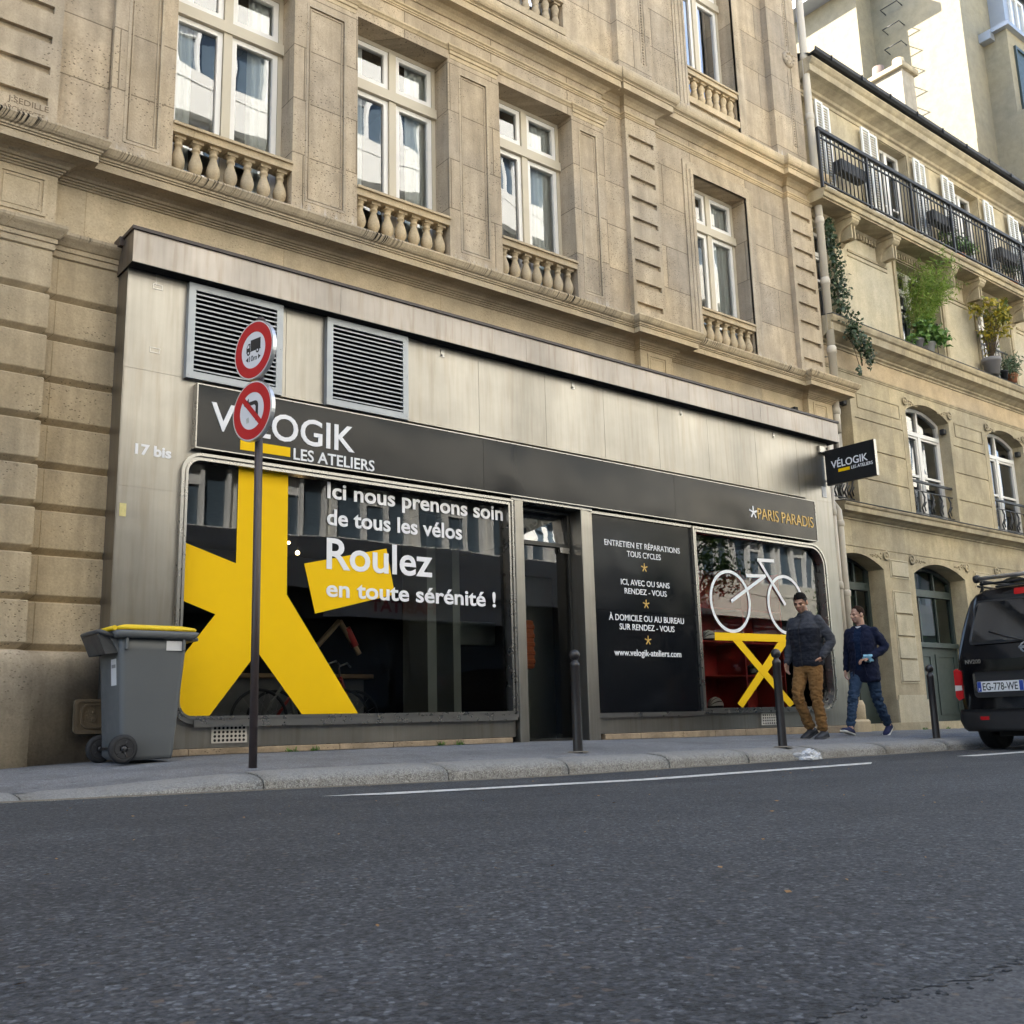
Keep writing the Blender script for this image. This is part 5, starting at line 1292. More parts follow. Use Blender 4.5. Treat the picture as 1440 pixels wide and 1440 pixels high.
# ------------------------------------------------------------------ plastic bag
def blob(c, s, seed, amp, sub=4):
    bm = bmesh.new(); bmesh.ops.create_icosphere(bm, subdivisions=sub, radius=1)
    from mathutils import noise as mn
    for v in bm.verts:
        p = v.co.copy(); d = 1+amp*mn.noise(p*1.5+Vector((seed, 0, 0)))+amp*.55*abs(mn.noise(p*3.3+Vector((0, seed, 0))))+amp*.16*abs(mn.noise(p*8))
        v.co = Vector((c[0]+p.x*s[0]*d, c[1]+p.y*s[1]*d, max(c[2]-s[2]*.55, c[2]+p.z*s[2]*d)))
    return bm
mbag, nt_, b_ = newmat('clear_plastic_film'); b_.inputs['Base Color'].default_value = (.75, .77, .8, 1); b_.inputs['Roughness'].default_value = .18; b_.inputs['Alpha'].default_value = .55; b_.inputs['Specular IOR Level'].default_value = .9
bx_ = 8.72; mb = MB(); mb.bm(blob((bx_, -2.30, zr(bx_)+.045), (.145, .085, .055), 3.1, .55, 5), 0, False)
tag(build('plastic_bag', mb, mbag, None, (bx_, -2.3, zr(bx_))), 'crumpled clear plastic bag lying in the gutter against the kerb', 'bag')
# crumbled edge of the old patch
mb = MB(); gr = random.Random(12)
for k in range(420):
    x = gr.uniform(.2, 4.5); y = -7.72+.02*math.sin(x*2.1)+.012*math.sin(x*7.7)+gr.gauss(-.012, .014); s = gr.uniform(.002, .006); z = zr(x)-.003
    bm = bmesh.new(); bmesh.ops.create_icosphere(bm, subdivisions=1, radius=s)
    for v in bm.verts: v.co = Vector((v.co.x*gr.uniform(.7, 1.3)+x, v.co.y*gr.uniform(.7, 1.3)+y, v.co.z*.7+z+s*.3))
    mb.bm(bm)
tag(build('loose_grit', mb, m_road), kind='stuff')
# leaves and grit
m_leaf = plain('dry_leaf', (.30, .17, .07), .8, var=.4, vscale=50)
mb = MB(); lr = random.Random(21)
for k in range(110):
    x = lr.uniform(.2, 9); y = lr.uniform(-7.3, -2.2); s = lr.uniform(.004, .012); a = lr.uniform(0, 6.28); z = zr(x)+.002
    mb.poly([(x+s*math.cos(a), y+s*math.sin(a), z+.003), (x+s*.5*math.cos(a+1.6), y+s*.5*math.sin(a+1.6), z), (x-s*math.cos(a), y-s*math.sin(a), z+.002), (x+s*.5*math.cos(a-1.6), y+s*.5*math.sin(a-1.6), z+.004)])
tag(build('leaf_litter', mb, m_leaf), kind='stuff')
# ------------------------------------------------------------------ van
m_car = plain('black_car_paint', (.004, .004, .005), .07, var=.1, coat=.15, spec=.4, rv=.01); m_trimb = plain('black_bumper_plastic', (.010, .010, .011), .6, bump=.1, bscale=200)
m_tint = plain('tinted_rear_glass', (.010, .011, .012), .03, spec=1.0); m_chrome = plain('chrome', (.7, .7, .71), .12, 1.0, var=.02)
m_tail = plain('red_tail_lens', (.42, .008, .012), .12, coat=.6); m_taill = plain('white_tail_lens', (.55, .50, .48), .15, coat=.6)
VX, VY, VZ = 12.0, -3.02, zr(13.0)
V = thing('parked_van', 'black van with roof rack parked at the kerb beyond the bollards, seen from behind', 'van', (VX+2.2, VY, VZ))
sect = [(.22, .74), (.30, .80), (.42, .845), (.60, .862), (.85, .868), (1.05, .86), (1.20, .845), (1.40, .80), (1.60, .745), (1.75, .69), (1.83, .62), (1.875, .50), (1.895, .30), (1.90, 0)]
stn = [(0, .30, .97, .985), (.012, .5, .98, .99), (.04, .8, .99, .997), (.10, 1, 1, 1), (.6, 1, 1, 1), (2.2, 1, 1, 1.005), (3.2, 1, 1, .985), (3.55, 1, .99, .90), (3.95, 1, .98, .66), (4.25, 1, .95, .58), (4.38, 1, .88, .48), (4.41, 1, .8, .42)]
def tilt(h): return 0 if h < .95 else .17*((h-.95)/.95)**1.3
mb = MB(); rings = []
for (sx, rd, wy, tz) in stn:
    ring = []
    for h, hw in sect: hh = .22+(h-.22)*tz; ring.append((VX+sx+(tilt(h) if sx < .5 else tilt(h)*max(0, (1.5-sx)/1.5)), VY+hw*wy-(.02*(1-rd)), VZ+hh))
    for h, hw in sect[::-1][1:]: hh = .22+(h-.22)*tz; ring.append((VX+sx+(tilt(h) if sx < .5 else tilt(h)*max(0, (1.5-sx)/1.5)), VY-hw*wy+(.02*(1-rd)), VZ+hh))
    rings.append(mb.add(ring)); n = len(ring)
for a, b in zip(rings[:-1], rings[1:]):
    for k in range(n): mb.face((a+k, b+k, b+(k+1) % n, a+(k+1) % n), 0, True)
mb.face([rings[0]+k for k in range(n)], 0); mb.face([rings[-1]+k for k in range(n)][::-1], 0)
build('body', mb, m_car, V)
def rear(y, z, d=0.0): return (VX+tilt(z)-.004-d, VY+y, VZ+z)
def rpanel(mb, pts, d0, d1, m=0):
    """flat outline in (y, z) on the tailgate, proud from d0 to d1"""
    if sum(pts[i][0]*pts[(i+1) % len(pts)][1]-pts[(i+1) % len(pts)][0]*pts[i][1] for i in range(len(pts))) > 0: pts = pts[::-1]
    n = len(pts); i = mb.add([rear(y, z, d1) for y, z in pts]); j = mb.add([rear(y, z, d0) for y, z in pts])
    mb.face([i+k for k in range(n)], m); mb.face([j+k for k in range(n)][::-1], m)
    for k in range(n): mb.face((i+k, j+k, j+(k+1) % n, i+(k+1) % n), m)
def rr_yz(y0, y1, z0, z1, r): return rrect(y0, y1, z0, z1, r, r, r, r, 5)
def trap(hb, ht, z0, z1, r):
    P = rrect(-1, 1, z0, z1, r, r, r, r, 5); return [(y*(hb+(ht-hb)*(z-z0)/(z1-z0)) if abs(y) > .9 else y*(hb+(ht-hb)*(z-z0)/(z1-z0)), z) for y, z in P]
mb = MB(); tg = trap(.77, .60, .44, 1.80, .06); rpanel(mb, tg, -.02, .010); build('tailgate', mb, m_car, V)
def grid_win(hb, ht, z0, z1, d):
    mb = MB(); n = 10; m = 8; i = mb.add([rear((-1+2*a/n)*(hb+(ht-hb)*q/m), z0+(z1-z0)*q/m, d+.02*(1-(2*a/n-1)**4)) for q in range(m+1) for a in range(n+1)])
    for q in range(m):
        for a in range(n): k = i+q*(n+1)+a; mb.face((k, k+n+1, k+n+2, k+1)[::-1], 0, True)
    return mb
mb = MB(); rpanel(mb, trap(.685, .585, 1.22, 1.74, .07), .0101, .016); w = build('rear_window', mb, m_trimb, V)
mb = MB(); rpanel(mb, trap(.665, .568, 1.24, 1.72, .06), .0162, .020); build('pane', mb, m_tint, w)
mb = MB(); mb.tube([rear(-.05, 1.21, .03), rear(.25, 1.30, .035), rear(.42, 1.36, .03)], .012, 6); mb.bbox(VX+.0, VX+.06, VY-.09, VY-.01, VZ+1.17, VZ+1.24, .01); build('wiper', mb, m_trimb, V)
mb = MB(); rpanel(mb, rr_yz(-.12, .12, 1.775, 1.85, .02), -.05, .02); build('brake_light', mb, m_tail, V)
mb = MB(); rpanel(mb, rr_yz(-.10, .66, .60, .90, .05), .0101, .017); rp = build('plate_recess', mb, m_trimb, V)
mb = MB(); rpanel(mb, rr_yz(-.08, .64, .90, .935, .01), .0102, .035); build('plate_garnish', mb, m_car, V)
mb = MB(); rpanel(mb, rr_yz(.625, .65, .67, .88, .006), .0172, .028); build('handle_trim', mb, m_chrome, V)
m_plw = plain('number_plate_white', (.70, .71, .72), .4, var=.03); m_plb = plain('number_plate_blue', (.012, .05, .30), .4)
mb = MB(); rpanel(mb, rr_yz(.07, .61, .665, .785, .008), .0175, .026); pl = build('number_plate', mb, m_plw, V)
mb = MB(); rpanel(mb, [(.608, .668), (.608, .782), (.562, .782), (.562, .668)], .0262, .0275); rpanel(mb, [(.072, .668), (.072, .782), (.118, .782), (.118, .668)], .0262, .0275); build('blue_band', mb, m_plb, pl)
vt = lambda x, y, z: rear(-x, z, .0285-y)
mb = MB(); letters(mb, 'EG-778-WE', -.545, -.135, .683, .082, 0, .001, .012, 0, vt); build('lettering', mb, m_blk, pl)
mb = MB(); letters(mb, 'F', -.593, -.577, .68, .028, 0, .001, .012, 0, vt); build('lettering', mb, m_plw, pl)
mb = MB(); letters(mb, 'NV200', -.735, -.545, 1.0, .045, -.003+.016, .004, .03, 0, vt); build('lettering', mb, m_chrome, V)
# round badge
mb = MB(); n = 28
i0 = len(mb.v); mb.ring([(.072*math.cos(2*math.pi*k/n), .065*math.sin(2*math.pi*k/n)) for k in range(n)], [(.054*math.cos(2*math.pi*k/n), .048*math.sin(2*math.pi*k/n)) for k in range(n)], 0, .015)
mb.prism([(-.084, -.015), (.084, -.015), (.084, .015), (-.084, .015)], -.004, .012)
mb.xform(lambda x, y, z: rear(-x, 1.155+z, .026-y), i0); bdg = build('badge', mb, m_chrome, V)
mb = MB(); letters(mb, 'NISSAN', -.07, .07, 1.147, .017, -.004, .001, .01, 0, lambda x, y, z: rear(-x, z, .028-y)); build('lettering', mb, m_blk, bdg)
for s in (1, -1):
    pts = [(s*.80, .60), (s*.80, .92), (s*.845, .95), (s*.885, .93), (s*.887, .62), (s*.85, .575)]
    mb = MB(); rpanel(mb, pts, -.06, .022); tl = build('tail_light', mb, m_tail, V)
    mb = MB(); rpanel(mb, [(s*.80, .695), (s*.80, .75), (s*.884, .755), (s*.886, .69)], .0222, .026); build('reversing_lens', mb, m_taill, tl)
    mb = MB(); rpanel(mb, rr_yz(min(s*.46, s*.60), max(s*.46, s*.60), .345, .385, .006), .04, .058); build('reflector', mb, m_tail, V)
mb = MB()
P = [(.90*.96, .24), (.90*.97, .30), (.905*.97, .38), (.90*.97, .47)]
prof = []
for (hx, z) in [(.80, .215), (.85, .25), (.885, .33), (.885, .42), (.87, .47)]:
    prof.append([(VX+.25, VY+hx, VZ+z), (VX+.02, VY+hx, VZ+z), (VX-.045, VY+hx-.09, VZ+z), (VX-.065, VY+hx*.5, VZ+z), (VX-.07, VY, VZ+z), (VX-.065, VY-hx*.5, VZ+z), (VX-.045, VY-hx+.09, VZ+z), (VX+.02, VY-hx, VZ+z), (VX+.25, VY-hx, VZ+z)])
ii = [mb.add(p) for p in prof]
for a, b in zip(ii[:-1], ii[1:]):
    for k in range(8): mb.face((a+k, a+k+1, b+k+1, b+k)[::-1], 0, True)
mb.face([ii[-1]+k for k in range(9)], 0); mb.face([ii[0]+k for k in range(9)], 0)
build('bumper', mb, m_trimb, V)
for sx in (.62, 3.45):
    for s in (1, -1):
        mb = MB(); mb.lathe([(.16, -.09), (.26, -.085), (.295, -.09), (.305, -.06), (.305, .06), (.295, .09), (.16, .09)], (VX+sx, VY+s*.765, VZ+.305), 30, 0, 'y'); w = build('wheel', mb, m_rub, V)
        mb = MB(); mb.lathe([(.001, .06*s), (.10, .075*s), (.18, .07*s), (.185, .086*s)], (VX+sx, VY+s*.765, VZ+.305), 24, 0, 'y'); build('rim', mb, m_alu, w)
mb = MB(); mb.box(VX+.3, VX+4.0, VY-.68, VY+.68, VZ+.20, VZ+.3); mb.box(VX+.35, VX+.9, VY-.6, VY+.6, VZ+.15, VZ+.22); build('underbody', mb, m_rub, V)
mb = MB(); mb.tube([(VX+.5, VY-.2, VZ+.24), (VX-.02, VY-.25, VZ+.24)], .03, 10); build('exhaust', mb, m_alu, V)
mb = MB()
for s in (1, -1):
    mb.tube([(VX+.25, VY+s*.60, VZ+2.0), (VX+3.0, VY+s*.60, VZ+2.0)], .018, 8); mb.tube([(VX+.25, VY+s*.60, VZ+1.93), (VX+3.0, VY+s*.60, VZ+1.93)], .014, 8)
    for q in (.35, 1.6, 2.9): mb.tube([(VX+q, VY+s*.64, VZ+1.82), (VX+q, VY+s*.60, VZ+1.90), (VX+q, VY+s*.60, VZ+2.0)], .02, 8)
for q in (.35, .75, 1.3, 1.9, 2.5, 2.95): mb.bbox(VX+q-.025, VX+q+.025, VY-.62, VY+.62, VZ+1.95, VZ+1.975, .005)
for s in (1, -1): mb.lathe([(.001, -.03), (.045, -.03), (.05, 0), (.045, .03), (.001, .03)], (VX+.24, VY+s*.60, VZ+2.02), 16, 0, 'y')
rk = build('roof_rack', mb, m_black, V)
mb = MB(); mb.tube([(VX+.24, VY-.58, VZ+2.02), (VX+.24, VY+.58, VZ+2.02)], .026, 12); build('roller', mb, m_alu, rk)
for s in (1, -1):
    mb = MB(); mb.bbox(VX+3.15, VX+3.25, VY+s*.93-.07, VY+s*.93+.07, VZ+1.05, VZ+1.25, .02); build('mirror', mb, m_trimb, V)
mb = MB(); n = 6
for s in (1, -1):
    mb.poly([(VX+2.3, VY+s*.836, VZ+1.2), (VX+3.3, VY+s*.836, VZ+1.2), (VX+3.2, VY+s*.73, VZ+1.62), (VX+2.3, VY+s*.745, VZ+1.65)]) if s < 0 else mb.poly([(VX+3.3, VY+.836, VZ+1.2), (VX+2.3, VY+.836, VZ+1.2), (VX+2.3, VY+.745, VZ+1.65), (VX+3.2, VY+.73, VZ+1.62)])
build('side_window', mb, m_tint, V)
# ------------------------------------------------------------------ car across the street (seen mirrored in the shop glass)
CX, CY, CZ = 13.2, -10.0, zr(12.6)
K = thing('parked_car', 'dark blue car parked on the far kerb, mirrored in the big shop window', 'car', (CX, CY, CZ))
m_blue = plain('dark_blue_car_paint', (.010, .014, .03), .18, coat=1.0)
side = [(-2.15, .25), (-2.2, .6), (-2.1, .86), (-1.5, 1.0), (-.85, 1.08), (-.25, 1.52), (.35, 1.62), (1.2, 1.6), (1.85, 1.4), (2.1, 1.05), (2.14, .6), (2.1, .25)]
mb = MB(); n = len(side); rings = []
for yy, sc in ((-.80, .97), (-.84, 1.0), (.84, 1.0), (.80, .97)): rings.append(mb.add([(CX+x*sc, CY+yy*(1 if z < 1.06 else 1-.30*(z-1.06)), CZ+.25+(z-.25)*sc) for x, z in side]))
for a, b in zip(rings[:-1], rings[1:]):
    for k in range(n): mb.face((a+k, a+(k+1) % n, b+(k+1) % n, b+k), 0)
mb.face([rings[0]+k for k in range(n)][::-1], 0); mb.face([rings[-1]+k for k in range(n)], 0)
build('body', mb, m_blue, K)
mb = MB()
for s in (1, -1):
    for P in ([(-.72, 1.08), (-.2, 1.48), (.30, 1.55), (.34, 1.08)], [(.40, 1.08), (.38, 1.55), (1.1, 1.53), (1.68, 1.34), (1.80, 1.08)]):
        Q = [(CX+x, CY+s*(.845*(1-.32*max(0, z-1.0))), CZ+z) for x, z in P]; mb.poly(Q if s > 0 else Q[::-1])
build('side_window', mb, m_tint, K)
for sx in (-1.35, 1.35):
    for s in (1, -1):
        mb = MB(); mb.lathe([(.15, -.09), (.29, -.09), (.31, -.05), (.31, .05), (.29, .09), (.15, .09)], (CX+sx, CY+s*.77, CZ+.31), 24, 0, 'y'); w = build('wheel', mb, m_rub, K)
        mb = MB(); mb.lathe([(.001, .07*s), (.18, .08*s), (.19, .092*s)], (CX+sx, CY+s*.77, CZ+.31), 20, 0, 'y'); build('rim', mb, m_alu, w)
for s in (.6, -.6):
    mb = MB(); mb.bbox(CX+2.0, CX+2.14, CY+s-.14, CY+s+.14, CZ+.72, CZ+.86, .02); build('tail_light', mb, m_tail, K)
# ------------------------------------------------------------------ people
from mathutils import noise as mno
def skinmat(name, col):
    m = plain(name, col, .5, var=.10, vscale=25)
    b = m.node_tree.nodes['Principled BSDF']; b.inputs['Subsurface Weight'].default_value = .15; b.inputs['Subsurface Radius'].default_value = (.01, .004, .002); b.inputs['Subsurface Scale'].default_value = .5
    return m
def cloth(name, col, var=.12, bsc=350, rough=.9, quilt=0):
    m, nt, b = newmat(name)
    tc = nd(nt, 'TexCoord').outputs['Object']
    n1 = noise(nt, tc, 7, 4); n2 = noise(nt, tc, bsc, 2)
    c = mixc(nt, n1, tuple(x*(1-var) for x in col), tuple(x*(1+var) for x in col))
    c = mixc(nt, rng(nt, n2, .3, .7, 0, .3), c, tuple(x*.6 for x in col))
    nt.links.new(c, b.inputs['Base Color']); b.inputs['Roughness'].default_value = rough; b.inputs['Sheen Weight'].default_value = .03; b.inputs['Specular IOR Level'].default_value = .15
    h = mth(nt, 'MULTIPLY', n2, .15)
    if quilt:
        z = nd(nt, 'SeparateXYZ', {0: tc}).outputs[2]
        h = mth(nt, 'ADD', h, mth(nt, 'MULTIPLY', mth(nt, 'POWER', mth(nt, 'ABSOLUTE', mth(nt, 'SINE', mth(nt, 'MULTIPLY', z, quilt))), .35), .45))
    h = mth(nt, 'ADD', h, mth(nt, 'MULTIPLY', noise(nt, tc, 22, 4, .6, .8), 1.2))
    bn = nd(nt, 'Bump', {'Height': h, 'Strength': .5, 'Distance': .012}); nt.links.new(bn.outputs[0], b.inputs['Normal'])
    return m
def sph(mb, c, r, seg=14, sc=(1, 1, 1), M3=None):
    i0 = len(mb.v); mb.lathe([(max(1e-4, math.sin(math.pi*k/10)), -math.cos(math.pi*k/10)) for k in range(11)], (0, 0, 0), seg)
    def fn(x, y, z):
        v = Vector((x*r*sc[0], y*r*sc[1], z*r*sc[2]))
        if M3: v = M3 @ v
        return (v.x+c[0], v.y+c[1], v.z+c[2])
    mb.xform(fn, i0)
def limb(mb, js, seg=14):
    """tapered limb through joints [(point, radius)], rounded at the ends, eased between joints"""
    P, Rr = [], []
    for (p, r), (q, s) in zip(js[:-1], js[1:]):
        for k in range(4):
            t = k/4; P.append(Vector(p).lerp(Vector(q), t)); Rr.append(r+(s-r)*t)
    P.append(Vector(js[-1][0])); Rr.append(js[-1][1])
    for _ in range(2): P = [P[0]]+[(P[i-1]+P[i]*2+P[i+1])/4 for i in range(1, len(P)-1)]+[P[-1]]
    mb.tube(P, Rr, seg); sph(mb, js[0][0], js[0][1]); sph(mb, js[-1][0], js[-1][1])
class Person:
    def __init__(s, label, base, F, H=1.76):
        s.b = Vector(base); F = Vector((F[0], F[1], 0)).normalized(); s.F = F; s.L = Vector((-F.y, F.x, 0)); s.k = H/1.76
        s.root_label = label
    def W(s, f, l, z): return s.b+(s.F*f+s.L*l+Vector((0, 0, z)))*s.k
    def loft(s, mb, secs, seg=24, lean=0.0):
        """secs: (z, fwd centre, half width, half depth)"""
        idx = []
        for z, fc, hw, hd in secs:
            pts = []
            for k in range(seg):
                a = 2*math.pi*k/seg; ca, sa = math.cos(a), math.sin(a)
                ex = lambda v: math.copysign(abs(v)**.85, v)
                pts.append(s.W(fc+hd*ex(ca), hw*ex(sa), z))
            idx.append(mb.add(pts))
        for a, b in zip(idx[:-1], idx[1:]):
            for k in range(seg): mb.face((a+k, a+(k+1) % seg, b+(k+1) % seg, b+k), 0, True)
        mb.face([idx[0]+k for k in range(seg)][::-1]); mb.face([idx[-1]+k for k in range(seg)])
    def hand(s, mb, wrist, d, palmn, side, curl=.5, sc=1.0):
        """palm, four bent fingers of unequal length and a thumb off the side of the palm"""
        d = Vector(d).normalized(); n = Vector(palmn); n = (n-d*n.dot(d)).normalized(); a = d.cross(n)*side; k = s.k*sc
        w = Vector(wrist)
        for q in (-.026, -.009, .009, .026): limb(mb, [(w+d*.01*k+a*q*.7*k, .015*k), (w+d*.085*k+a*q*k, .0125*k)], 8)
        for q, ln in ((-.030, .062), (-.010, .078), (.011, .083), (.031, .074)):
            p0 = w+d*.083*k+a*q*k; d1 = (d*math.cos(curl*.6)+n*math.sin(curl*.6)); p1 = p0+d1*ln*.42*k
            d2 = (d*math.cos(curl*1.3)+n*math.sin(curl*1.3)); p2 = p1+d2*ln*.33*k
            d3 = (d*math.cos(curl*1.9)+n*math.sin(curl*1.9)); p3 = p2+d3*ln*.25*k
            limb(mb, [(p0, .0095*k), (p1, .009*k), (p2, .0082*k), (p3, .007*k)], 8)
        t0 = w+d*.025*k+a*.028*k; t1 = t0+(d*.6+a*.75+n*.25).normalized()*.042*k; t2 = t1+(d*.9+a*.25+n*.35).normalized()*.034*k
        limb(mb, [(t0, .014*k), (t1, .0115*k), (t2, .009*k)], 8)
def make_person(label, base, F, H, joints, head, mats, jacket_secs, trouser_secs, group, jmat, jfn, hem_r, open_coat=False, hair_line=(.40, .66), coat_col=None):
    p = Person(label, base, F, H); k = p.k; J = {n: p.W(*v) for n, v in joints.items()}
    hd, yaw, pitch = head
    G = p.F*math.cos(yaw)+p.L*math.sin(yaw); Gl = Vector((-G.y, G.x, 0)); Gf = (G*math.cos(pitch)+Vector((0, 0, math.sin(pitch)))).normalized(); Gu = Gf.cross(Gl).normalized()
    HC = p.W(*hd); M3 = Matrix((Gl, -Gf, Gu)).transposed()          # local x left, y back, z up
    hp = lambda x, f, z: HC+(Gl*x+Gf*f+Gu*z)*k
    mb = MB()
    sph(mb, hp(0, -.012, .028), k, 20, (.076, .094, .098), M3); sph(mb, hp(0, .018, -.03), k, 18, (.062, .07, .085), M3)
    sph(mb, hp(0, .040, -.080), k, 14, (.040, .042, .032), M3); sph(mb, hp(0, .055, -.045), k, 12, (.044, .032, .04), M3)
    sph(mb, hp(0, .070, .022), k, 12, (.055, .018, .016), M3)                      # brow
    limb(mb, [(hp(0, .082, .018), .009*k), (hp(0, .098, -.012), .012*k), (hp(0, .100, -.024), .0145*k)], 8)
    for s_ in (1, -1):
        sph(mb, hp(s_*.013, .090, -.026), k, 8, (.009, .012, .008), M3); sph(mb, hp(s_*.040, .056, -.022), k, 10, (.022, .022, .02), M3)
        sph(mb, hp(s_*.078, -.012, -.005), k, 12, (.011, .021, .032), M3)
    sph(mb, hp(0, .086, -.053), k, 10, (.024, .010, .006), M3); sph(mb, hp(0, .084, -.063), k, 10, (.021, .010, .007), M3)
    limb(mb, [(hp(0, -.018, -.06), .056*k), (p.W(-.01, 0, 1.40), .058*k)], 16)
    p.loft(mb, [(1.44, -.01, .07, .06), (1.40, -.01, .15, .085), (1.25, .0, .15, .10), (1.05, 0, .135, .095), (.92, 0, .15, .10), (.85, 0, .12, .09)])
    for s_, nm in ((1, 'l'), (-1, 'r')):
        limb(mb, [(J['sh_'+nm], .045*k), (J['el_'+nm], .037*k), (J['wr_'+nm], .026*k)], 10)
        limb(mb, [(J['hip_'+nm], .068*k), (J['kn_'+nm], .050*k), (J['an_'+nm], .036*k)], 12)
        d = J['ha_'+nm]-J['wr_'+nm]
        p.hand(mb, J['wr_'+nm], d, joints_palm[nm](p), s_*joints_thumb[nm], joints_curl[nm])
    lipc = hp(0, .094, -.058)
    def fmat(c):
        q = c-HC; x, f, z = q.dot(Gl)/k, q.dot(Gf)/k, q.dot(Gu)/k
        if abs(x) < .026 and f > .075 and -.069 < z < -.047: return 1
        if f > .0 and z < -.035 and z > -.13 and abs(x) < .075 and not (abs(x) < .018 and z > -.04): return 2
        return 0
    body = voxel(mb, mats['skin'], 'person', None, .0048, 3, fmat, base=tuple(p.b))
    for v in body.data.vertices: v.co -= p.b
    body.location = p.b; WL[body.name] = tuple(p.b); tag(body, label, 'person', group)
    def vx(mb, mt, nm, size=.008, it=3, fn=None, disp=None):
        o = voxel(mb, mt, nm, body, size, it, fn, disp)
        for v in o.data.vertices: v.co -= p.b
        return o
    # eyes and brows
    for s_ in (1, -1):
        mb = MB(); sph(mb, hp(s_*.031, .0765, -.001), k, 10, (.0125, .008, .0058), M3); build('eye', mb, mats['eye'], body)
        mb = MB(); limb(mb, [(hp(s_*.014, .089, .0165), .0038*k), (hp(s_*.034, .085, .021), .0042*k), (hp(s_*.05, .072, .016), .003*k)], 6); build('eyebrow', mb, mats['hair'], body)
    # hair
    mb = MB(); n, m = 64, 40
    fn_ = lambda th, ph: hp(.0785*math.sin(th)*math.sin(ph), -.013+.0962*math.sin(th)*math.cos(ph), .028+.1010*math.cos(th))
    g = {}
    for a in range(m+1):
        for b_ in range(n):
            th = math.pi*.72*a/m; ph = 2*math.pi*b_/n-math.pi; q = fn_(th, ph)
            q = q+(q-HC).normalized()*.004*mno.noise(q*60); g[a, b_] = mb.add([q])
    def keep(th, ph):
        fr = math.cos(ph); lim = hair_line[0]*math.pi+(hair_line[1]*math.pi-hair_line[0]*math.pi)*min(1, max(0, (.72-fr)/.5))
        if abs(ph) > 1.3 and abs(ph) < 1.9: lim = min(lim, .55*math.pi)
        return th < lim+.10*mno.noise(Vector((ph*5, th*4, 3)))
    for a in range(m):
        for b_ in range(n):
            if keep(math.pi*.72*(a+.5)/m, 2*math.pi*(b_+.5)/n-math.pi): mb.face((g[a, b_], g[a+1, b_], g[a+1, (b_+1) % n], g[a, (b_+1) % n]), 1 if (a > 22) else 0, True)
    build('hair', mb, [mats['hair'], mats['hair_side']], body)
    # trousers
    mb = MB(); p.loft(mb, trouser_secs)
    for nm in 'lr':
        kn, an = J['kn_'+nm], J['an_'+nm]
        limb(mb, [(J['hip_'+nm], .094*k), (J['hip_'+nm].lerp(kn, .45), .086*k), (kn, .067*k), (kn.lerp(an, .5), .064*k), (kn.lerp(an, .88), hem_r*k)], 16)
    def folds(c):
        a = .008*mno.noise(Vector((c.x*14, c.y*14, c.z*26)))+.006*mno.noise(Vector((c.x*30, c.y*30, c.z*46)))
        lo = min(abs(c.z-J['kn_l'].z), abs(c.z-J['an_l'].z-.08)); return a*(1.0+1.6*max(0, 1-lo/.16))
    vx(mb, mats['trousers'], 'trousers', .0085, 3, None, folds)
    # jacket
    mb = MB(); p.loft(mb, jacket_secs)
    for nm in 'lr':
        e, wq = J['el_'+nm], J['wr_'+nm]
        limb(mb, [(J['sh_'+nm]+Vector((0, 0, -.012)), .066*k), (J['sh_'+nm].lerp(e, .5), .066*k), (e, .058*k), (e.lerp(wq, .55), .052*k), (e.lerp(wq, .97), .043*k)], 16)
    fz = lambda c: (c-p.b).z/k
    def jf(c): 
        q = c-p.b; return jfn(q.dot(p.F)/k, q.dot(p.L)/k, q.z/k)
    def jfold(c):
        a = .009*mno.noise(Vector((c.x*12, c.y*12, c.z*16)))+.006*mno.noise(Vector((c.x*28, c.y*28, c.z*32)))
        return a
    vx(mb, jmat, 'jacket', .0085, 3, jf, jfold)
    if open_coat:
        for s_ in (1, -1):
            mb = MB(); L_ = [(.075, .055, 1.455), (.115, .062, 1.36), (.145, .05, 1.22), (.150, .045, 1.08), (.150, .06, .93), (.150, .10, .76)]
            for (a, b_), wd in zip(zip(L_[:-1], L_[1:]), (.03, .045, .03, .014, .012)):
                A, B_ = p.W(a[0], a[1]*s_, a[2]), p.W(b_[0], b_[1]*s_, b_[2]); limb(mb, [(A, .010*k), (B_, .010*k)], 8)
            for q in range(2):
                a, b_ = L_[q], L_[q+1]; mb.poly([p.W(a[0]+.012, a[1]*s_, a[2]), p.W(b_[0]+.012, b_[1]*s_, b_[2]), p.W(b_[0]-.0, (b_[1]+.055)*s_, b_[2]+.04), p.W(a[0]-.0, (a[1]+.03)*s_, a[2])])
            build('lapel', mb, jmat[0], body)
    # collar
    mb = MB(); n = 22; secs = []
    for r, z, dz in ((.068, 1.43, 0), (.076, 1.47, .0), (.074, 1.50, .0), (.066, 1.50, 0), (.060, 1.46, 0)):
        secs.append(mb.add([p.W(.0+r*math.cos(2*math.pi*q/n)*1.02, r*math.sin(2*math.pi*q/n), z-(.035 if open_coat else .01)*(1+math.cos(2*math.pi*q/n))*.5-.02) for q in range(n)]))
    for a, b_ in zip(secs[:-1], secs[1:]):
        for q in range(n): mb.face((a+q, a+(q+1) % n, b_+(q+1) % n, b_+q), 0, True)
    build('collar', mb, mats['collar'], body)
